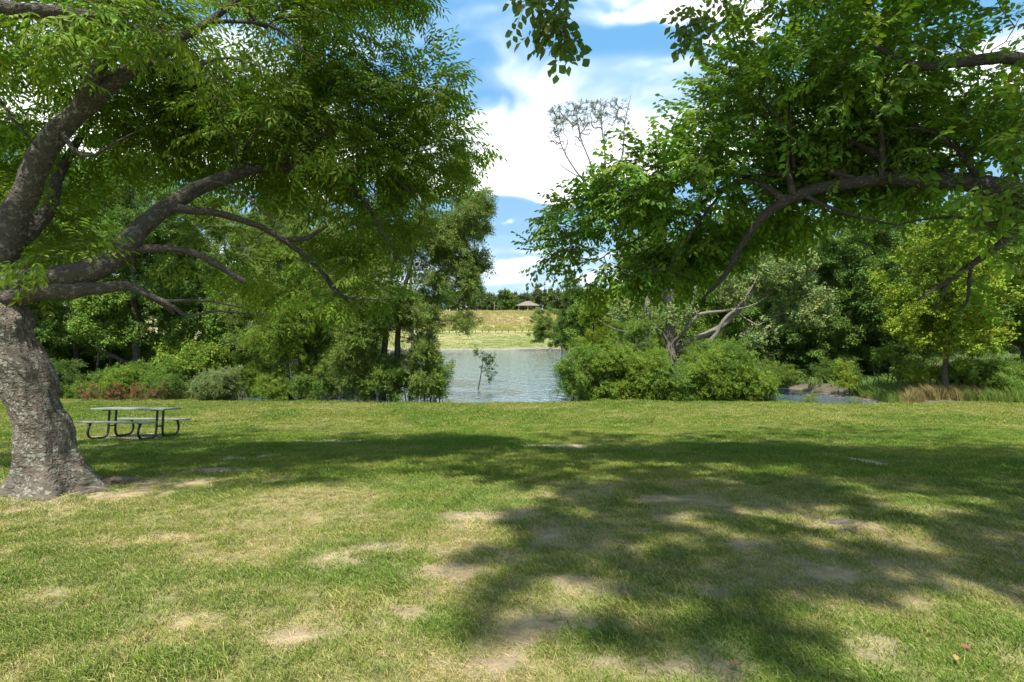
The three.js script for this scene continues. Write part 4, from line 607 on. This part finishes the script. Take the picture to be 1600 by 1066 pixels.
{
  const spots = [[1360, 962, 0.34, 0.13, 0.05, 'pale orange fallen leaf on the worn patch at right'], [1497, 1048, 0.45, 0.27, 0.05, 'yellow fallen leaf near the lower right corner'], [1142, 1052, 0.34, 0.14, 0.05, 'brown fallen leaf at the bottom, right of centre'], [1427, 811, 0.30, 0.12, 0.06, 'small red-brown fallen leaf on the right lawn'], [977, 942, 0.32, 0.13, 0.06, 'brown fallen leaf just right of the bare patches'], [1521, 1028, 0.36, 0.08, 0.04, 'red fallen leaf above the yellow one'], [1014, 732, 0.33, 0.17, 0.08, 'brown fallen leaf far out in the shaded lawn']];
  for (const [px, py, r, g, b, label] of spots) {
    const [x, z] = pick(px, py), f = new Faces(), R = rng(px), a = R() * 6; for (const s of [0]) f.leaf(V(0, 0.012, 0), V(Math.cos(a), 0.25, Math.sin(a)).normalize(), V(0.2, 1, 0.3).normalize(), 0.05, 0.03, [1, 1, 1], true);
    single('fallen_leaf', f.build(), new THREE.MeshStandardMaterial({ color: rgb(r * 0.62, g * 0.72, b), roughness: 0.8, side: THREE.DoubleSide }), x, z, -0.03, label, 'leaf', 'fallen leaves on the lawn');
  }
}

// ---------------------------------------------------------------- grass
function tuft(seed, n, rad, h, w, lay, straw) {
  const R = rng(seed), f = new Faces();
  for (let k = 0; k < n; k++) {
    const a = R() * 6.283, q = Math.sqrt(R()) * rad, o = V(Math.cos(a) * q, -0.004, Math.sin(a) * q), b = R() * 6.283, hh = h * (0.5 + R() * 0.8), l = hh * (lay * (0.3 + R())), side = V(-Math.sin(b + 1), 0, Math.cos(b + 1)).multiplyScalar(w * (0.7 + 0.6 * R()) / 2);
    const m = o.clone().add(V(Math.cos(b) * l * 0.35, hh * 0.6, Math.sin(b) * l * 0.35)), t = o.clone().add(V(Math.cos(b) * l, hh * (1 - 0.35 * lay * R()), Math.sin(b) * l));
    const dry = R() < straw, v = 0.75 + 0.5 * R(), c = dry ? [v * 2.4, v * 1.5, v * 4.2] : [v * (0.9 + 0.3 * R()), v, v];
    const A = o.clone().add(side), B = o.clone().sub(side), C = m.clone().addScaledVector(side, 0.85), E = m.clone().addScaledVector(side, -0.85);
    f.tri(A, B, E, c); f.tri(A, E, C, c); f.tri(C, E, t, c);
  }
  return f.build();
}
{
  const mat = new THREE.MeshPhysicalMaterial({ color: rgb(0.125, 0.196, 0.025), vertexColors: true, roughness: 0.8, transmission: 0.25, thickness: 0, side: THREE.DoubleSide, ior: 1.35, specularIntensity: 0.35 });
  const near = [1, 2, 3].map((s) => tuft(500 + s, 15, 0.055, 0.042, 0.0042, 1.0, 0.24)), mids = [1, 2].map((s) => tuft(520 + s, 16, 0.10, 0.048, 0.0075, 0.8, 0.22)), far = [1, 2].map((s) => tuft(540 + s, 18, 0.17, 0.05, 0.014, 0.7, 0.22)), dead = [1, 2].map((s) => tuft(560 + s, 14, 0.07, 0.026, 0.0042, 2.6, 0.85));
  const R = rng(777), sets = [...near, ...mids, ...far, ...dead].map((g) => ({ g, list: [] })), q = new THREE.Matrix4(), e = new THREE.Euler(), qq = new THREE.Quaternion();
  const bands = [[1.9, 3.4, 1250, 0, 3], [3.4, 5.5, 1000, 0, 3], [5.5, 8, 640, 0, 3], [8, 12, 330, 3, 2], [12, 18, 230, 3, 2], [18, 29, 105, 5, 2]];
  for (const [d0, d1, dens, first, many] of bands) {
    const w = (D) => D * 0.96 + 0.6, area = (d1 - d0) * (w(d0) + w(d1)), count = Math.floor(area * dens);
    for (let k = 0; k < count; k++) {
      const D = Math.sqrt(mix(d0 * d0, d1 * d1, R())), x = (R() * 2 - 1) * w(D), z = -D;
      if (D > 24.5 && (inWater(x, D) > -0.25 || (x < -13 && D > 28.2) || (x > 12.5 && D > 27.2 - 0.12 * (x - 12.5)))) continue;
      if ((x + 5.72) ** 2 + (z + 7.05) ** 2 < 0.42 ** 2) continue;
      const s = soil(x, z), dry = dryness(x, z);
      if (R() < s * (d1 <= 8 ? 0.72 : 0.97)) continue;
      const isDead = d1 <= 8 && R() < 0.16 + 0.45 * Math.max(dry - 0.35, 0) + 0.6 * s, v = 0.8 + 0.4 * R(), thin = D < 8 ? 1 - 0.45 * clamp((dry - 0.45) * 2) : 1;
      if (!isDead && R() > thin) continue;
      const sc = (0.75 + 0.6 * R()) * (1 - 0.25 * dry) * (noise2(x * 1.1, z * 1.1, 61) > 0.68 ? 1.3 : 1);
      q.compose(V(x, ground(x, z) - 0.002, z), qq.setFromEuler(e.set((R() - 0.5) * 0.3, R() * 6.28, (R() - 0.5) * 0.3)), V(sc, sc * (isDead ? 0.8 : 1), sc));
      const d2 = clamp(dry * 1.1 + (R() - 0.5) * 0.5), set = isDead ? 7 + Math.floor(R() * 2) : first + Math.floor(R() * many);
      sets[set].list.push([q.clone(), v * mix(0.82, 1.85, d2 * 0.75), v * mix(0.98, 1.40, d2 * 0.75), v * mix(0.8, 1.9, d2 * 0.75)]);
    }
  }
  const root = new THREE.Group(); root.name = 'lawn_grass'; root.userData = { kind: 'stuff', label: 'short mown lawn grass with dry straw patches', category: 'grass' }; scene.add(root);
  const c = new THREE.Color(); let total = 0;
  for (const { g, list } of sets) { const im = cast(new THREE.InstancedMesh(g, mat, list.length)); im.name = 'grass_tufts'; im.userData.kind = 'stuff'; list.forEach(([m, r, gg, b], i) => { im.setMatrixAt(i, m); im.setColorAt(i, c.setRGB(r, gg, b)); }); root.add(im); total += list.length; }
  console.log('grass tufts', total);
}
// tall dry grass and weeds on the right bank and along the left edge
{
  const mat = new THREE.MeshPhysicalMaterial({ color: rgb(0.15, 0.21, 0.05), vertexColors: true, roughness: 0.85, transmission: 0.25, thickness: 0, side: THREE.DoubleSide, ior: 1.35, specularIntensity: 0.35 });
  const make = (name, label, geo, spots) => { const im = cast(new THREE.InstancedMesh(geo, mat, spots.length)); im.name = named(name); im.userData = { kind: 'stuff', label, category: 'grass' }; const c = new THREE.Color(); spots.forEach(([m, r, g, b], i) => { im.setMatrixAt(i, m); im.setColorAt(i, c.setRGB(r, g, b)); }); scene.add(im); };
  const R = rng(888), q = new THREE.Matrix4(), qq = new THREE.Quaternion(), e = new THREE.Euler(), fill = (n, where, size, tint) => { const out = []; let tries = 0; while (out.length < n && tries++ < n * 20) { const w = where(); if (!w) continue; const [x, z] = w, s = size * (0.6 + 0.8 * R()), v = 0.75 + 0.5 * R(), t = tint(x, z); q.compose(V(x, ground(x, z) - 0.01, z), qq.setFromEuler(e.set((R() - 0.5) * 0.3, R() * 6.28, (R() - 0.5) * 0.3)), V(s, s, s)); out.push([q.clone(), v * t[0], v * t[1], v * t[2]]); } return out; };
  const tall = tuft(601, 30, 0.22, 0.55, 0.014, 0.5, 0);
  make('bank_grass', 'tall dry brown and green grass along the right bank', tall, fill(3200, () => { const x = 15 + R() * 22, D = 23.6 + R() * 7.5 - 0.05 * (x - 15); if (x < 18.5 && D > 26.5 && inWater(x, D) > -0.4) return null; if (D < 27.4 - 0.16 * (x - 14) + (fbm2(x * 0.5, 3, 2, 9) - 0.5) * 1.6) return null; return [x, -D]; }, 1.0, (x, z) => (noise2(x * 0.5, z * 0.5, 4) > 0.55 ? [1.75, 1.05, 1.7] : [0.95, 1.05, 0.8])));
  make('shore_weeds', 'ragged grass along the lawn lip above the water', tall, fill(420, () => { const x = -13 + R() * 32, D = 26.9 + R() * 1.6, d = inWater(x, D); if (d > -0.05 || d < -0.9 || (x > -4 && x < 3 && R() < 0.75)) return null; return [x, -D]; }, 0.32, () => (R() < 0.4 ? [1.6, 1.05, 1.5] : [0.95, 1.05, 0.9])));
  make('wood_edge_weeds', 'ragged weeds along the edge of the left wood', tall, fill(1500, () => { const x = -36 + R() * 23.4, D = 27.6 + R() * 3; if (inWater(x, D) > -0.2) return null; return [x, -D]; }, 0.6, () => [0.9, 1, 0.9]));
  make('wood_floor_plants', 'low green plants on the floor of the left wood', tuft(602, 22, 0.3, 0.35, 0.05, 1.0, 0.1), fill(900, () => { const x = -40 + R() * 26, D = 30 + R() * 16; if (inWater(x, D) > -0.2) return null; return [x, -D]; }, 1.0, () => [0.75, 0.95, 0.8]));
  make('right_floor_plants', 'low green plants on the floor of the right wood', tuft(605, 22, 0.3, 0.4, 0.05, 1.0, 0.1), fill(1100, () => { const x = 13 + R() * 30, D = 29 + R() * 22; if (inWater(x, D) > -0.8) return null; return [x, -D]; }, 1.1, () => [0.8, 1.0, 0.8]));
  make('meadow_grass', 'dry straw coloured meadow grass on the far hill', tuft(603, 26, 0.9, 0.5, 0.07, 0.6, 0), fill(9000, () => { const D = 184 + R() * 66, x = (R() * 2 - 1) * 0.34 * D; return [x, -D]; }, 1.0, (x, z) => { const g2 = fbm2(x * 0.02 + 4, -z * 0.09, 3, 137), k = step(0.52, 0.66, g2); return [mix(2.35, 1.7, k), mix(1.48, 1.4, k), mix(2.6, 1.2, k)]; }));
  make('shore_grass', 'mown yellow-green grass on the far shore', tuft(604, 26, 0.8, 0.12, 0.05, 0.6, 0), fill(7000, () => { const D = 135 + R() * 43, x = (R() * 2 - 1) * 0.34 * D; return inWater(x, D) > -1.6 ? null : [x, -D]; }, 1.0, (x, z) => { const f = fbm2(x * 0.05, -z * 0.16, 4, 131), k = clamp((f - 0.35) * 2.4) * step(135, 150, -z); return [mix(1.0, 2.0, k), mix(1.15, 1.4, k), mix(0.9, 1.5, k)]; }));
}

// ---------------------------------------------------------------- driftwood, brush, far-shore things
function brush(name, label, cx, cz, rx, rz, n, len, rad, lift, seed, group) {
  const R = rng(seed), gy = Math.max(ground(cx, cz), WATER), root = thing(name, label, 'driftwood', [cx, gy, cz], group), thin = [];
  for (let k = 0; k < n; k++) {
    const x = (R() - 0.5) * 2 * rx, z = (R() - 0.5) * 2 * rz, a = R() * 6.28, l = len * (0.4 + R() * 0.9), up = lift * R() * R(), y0 = Math.max(ground(cx + x, cz + z), WATER) - gy + R() * 0.08, pts = [], rr = [], r = rad * (0.4 + 0.9 * R());
    for (let i = 0; i <= 4; i++) { const t = i / 4; pts.push(V(x + Math.cos(a) * l * t + (R() - 0.5) * 0.08 * l, y0 - 0.03 + up * l * t + (R() - 0.5) * 0.05 * l, z + Math.sin(a) * l * t)); rr.push(r * (1 - 0.75 * t)); }
    if (k < n * 0.25) part('stick', tube(pts, rr, 6, false), twigGrey, root); else thin.push(tube(pts, rr.map((q) => q * 0.6), 4, false));
  }
  part('twigs', mergeGeometries(thin), twigGrey, root, 'stuff');
}
const DRIFT = 'heaps of driftwood and brush';
brush('brush_heap', 'heap of grey dead brush on the mud at the inlet', 17.6, -31.5, 1.6, 1.6, 90, 1.2, 0.016, 0.6, 901, DRIFT);
brush('brush_heap', 'low tangle of dead reeds along the mud shore right of the inlet', 18.6, -28.6, 1.6, 0.8, 70, 0.8, 0.011, 0.5, 902, DRIFT);
brush('brush_heap', 'dead brush and stalks at the foot of the willow', -7.2, -27.9, 2.6, 0.45, 90, 0.8, 0.011, 0.7, 903, DRIFT);
brush('driftwood_heap', 'long grey driftwood heap on the far shore under the leaning tree', 8.5, -132, 5.2, 1.6, 130, 3.0, 0.07, 0.35, 904, DRIFT);
brush('floating_snag', 'dead twiggy snag lying in the water near the far shore', -11.0, -104, 1.6, 0.6, 16, 2.2, 0.05, 0.8, 905, DRIFT);
brush('brush_heap', 'line of flotsam twigs at the lawn lip of the open water', -0.6, -27.9, 3.0, 0.25, 50, 0.5, 0.009, 0.15, 906, DRIFT);
brush('brush_heap', 'dead branches hanging under the yellow-green tree', 19.6, -28.8, 1.0, 0.6, 26, 1.3, 0.016, 0.9, 907, DRIFT);

// pavilion on the hill
{
  const D = 243, x = (824.5 - 800) / F * D, z = -D, gy = ground(x, z), t = thing('picnic_pavilion', 'open park pavilion with a brown hipped roof on the far hilltop', 'pavilion', [x, gy, z]);
  const roofM = new THREE.MeshStandardMaterial({ color: rgb(0.20, 0.165, 0.135), roughness: 0.9, map: gNoise }), postM = new THREE.MeshStandardMaterial({ color: rgb(0.33, 0.28, 0.22), roughness: 0.9 }), slabM = new THREE.MeshStandardMaterial({ color: rgb(0.42, 0.40, 0.37), roughness: 0.95 });
  const w = 4.7, d = 3.6, y0 = 2.45, y1 = 4.35, rid = 0.7, pos = [], f = (...q) => { for (let i = 1; i < q.length - 1; i++) for (const k of [q[0], q[i], q[i + 1]]) pos.push(...k); };
  const c = [[-w, y0, d], [w, y0, d], [w, y0, -d], [-w, y0, -d]], r = [[-rid, y1, 0], [rid, y1, 0]], b = c.map(([a, , e]) => [a, y0 - 0.22, e]);
  f(c[0], c[1], r[1], r[0]); f(c[2], c[3], r[0], r[1]); f(c[1], c[2], r[1]); f(c[3], c[0], r[0]);
  const g = new THREE.BufferGeometry(); g.setAttribute('position', new THREE.Float32BufferAttribute(pos, 3)); g.setAttribute('uv', new THREE.Float32BufferAttribute(pos.filter((_, i) => i % 3 !== 1), 2)); g.computeVertexNormals(); part('roof', g, roofM, t);
  for (const [lx, lz, sx, sz] of [[0, d, 2 * w, 0.1], [0, -d, 2 * w, 0.1], [w, 0, 0.1, 2 * d - 0.1], [-w, 0, 0.1, 2 * d - 0.1]]) { const q = new THREE.BoxGeometry(sx, 0.22, sz); q.translate(lx, y0 - 0.12, lz); part('fascia', q, postM, t); }
  for (const px of [-3.8, -0.1, 3.5]) for (const pz of [-2.8, 2.8]) { const q = new THREE.BoxGeometry(0.3, y0 + 0.8, 0.3); q.translate(px, (y0 - 0.8) / 2, pz); part('post', q, postM, t); }
  const s = new THREE.BoxGeometry(9, 0.7, 7); s.translate(0, -0.3, 0); part('floor_slab', s, slabM, t);
}
{
  const D = 240, x = (772.5 - 800) / F * D, z = -D, gy = ground(x, z), t = thing('wooden_pole', 'weathered wooden pole with a short arm on the far hilltop', 'pole', [x, gy, z]);
  part('post', tube([V(0, -0.4, 0), V(0.02, 2, 0), V(0, 4.2, 0)], [0.22, 0.2, 0.15], 8), twigGrey, t); part('arm', tube([V(0, 2.7, 0), V(0.6, 2.5, 0.1), V(1.1, 2.3, 0.1)], [0.12, 0.1, 0.07], 6), twigGrey, t);
}
{
  const wood = new THREE.MeshStandardMaterial({ color: rgb(0.11, 0.09, 0.075), roughness: 0.95 });
  const g = tube([V(0, -0.3, 0), V(0, 0.2, 0), V(0.01, 0.85, 0), V(0.01, 0.95, 0)], [0.14, 0.13, 0.125, 0.10], 8), R = rng(5);
  for (let k = 0; k < 27; k++) { const x = -34 + k * 2.06 + (R() - 0.5) * 0.15, z = -178.2 - 1.5 * Math.sin(x * 0.02); single('road_post', g, wood, x, z, 0, 'short dark wooden post in the row along the far gravel road', 'post', 'posts along the far gravel road').rotation.set((R() - 0.5) * 0.08, R() * 6, (R() - 0.5) * 0.08); }
}
renderer.render(scene, camera);
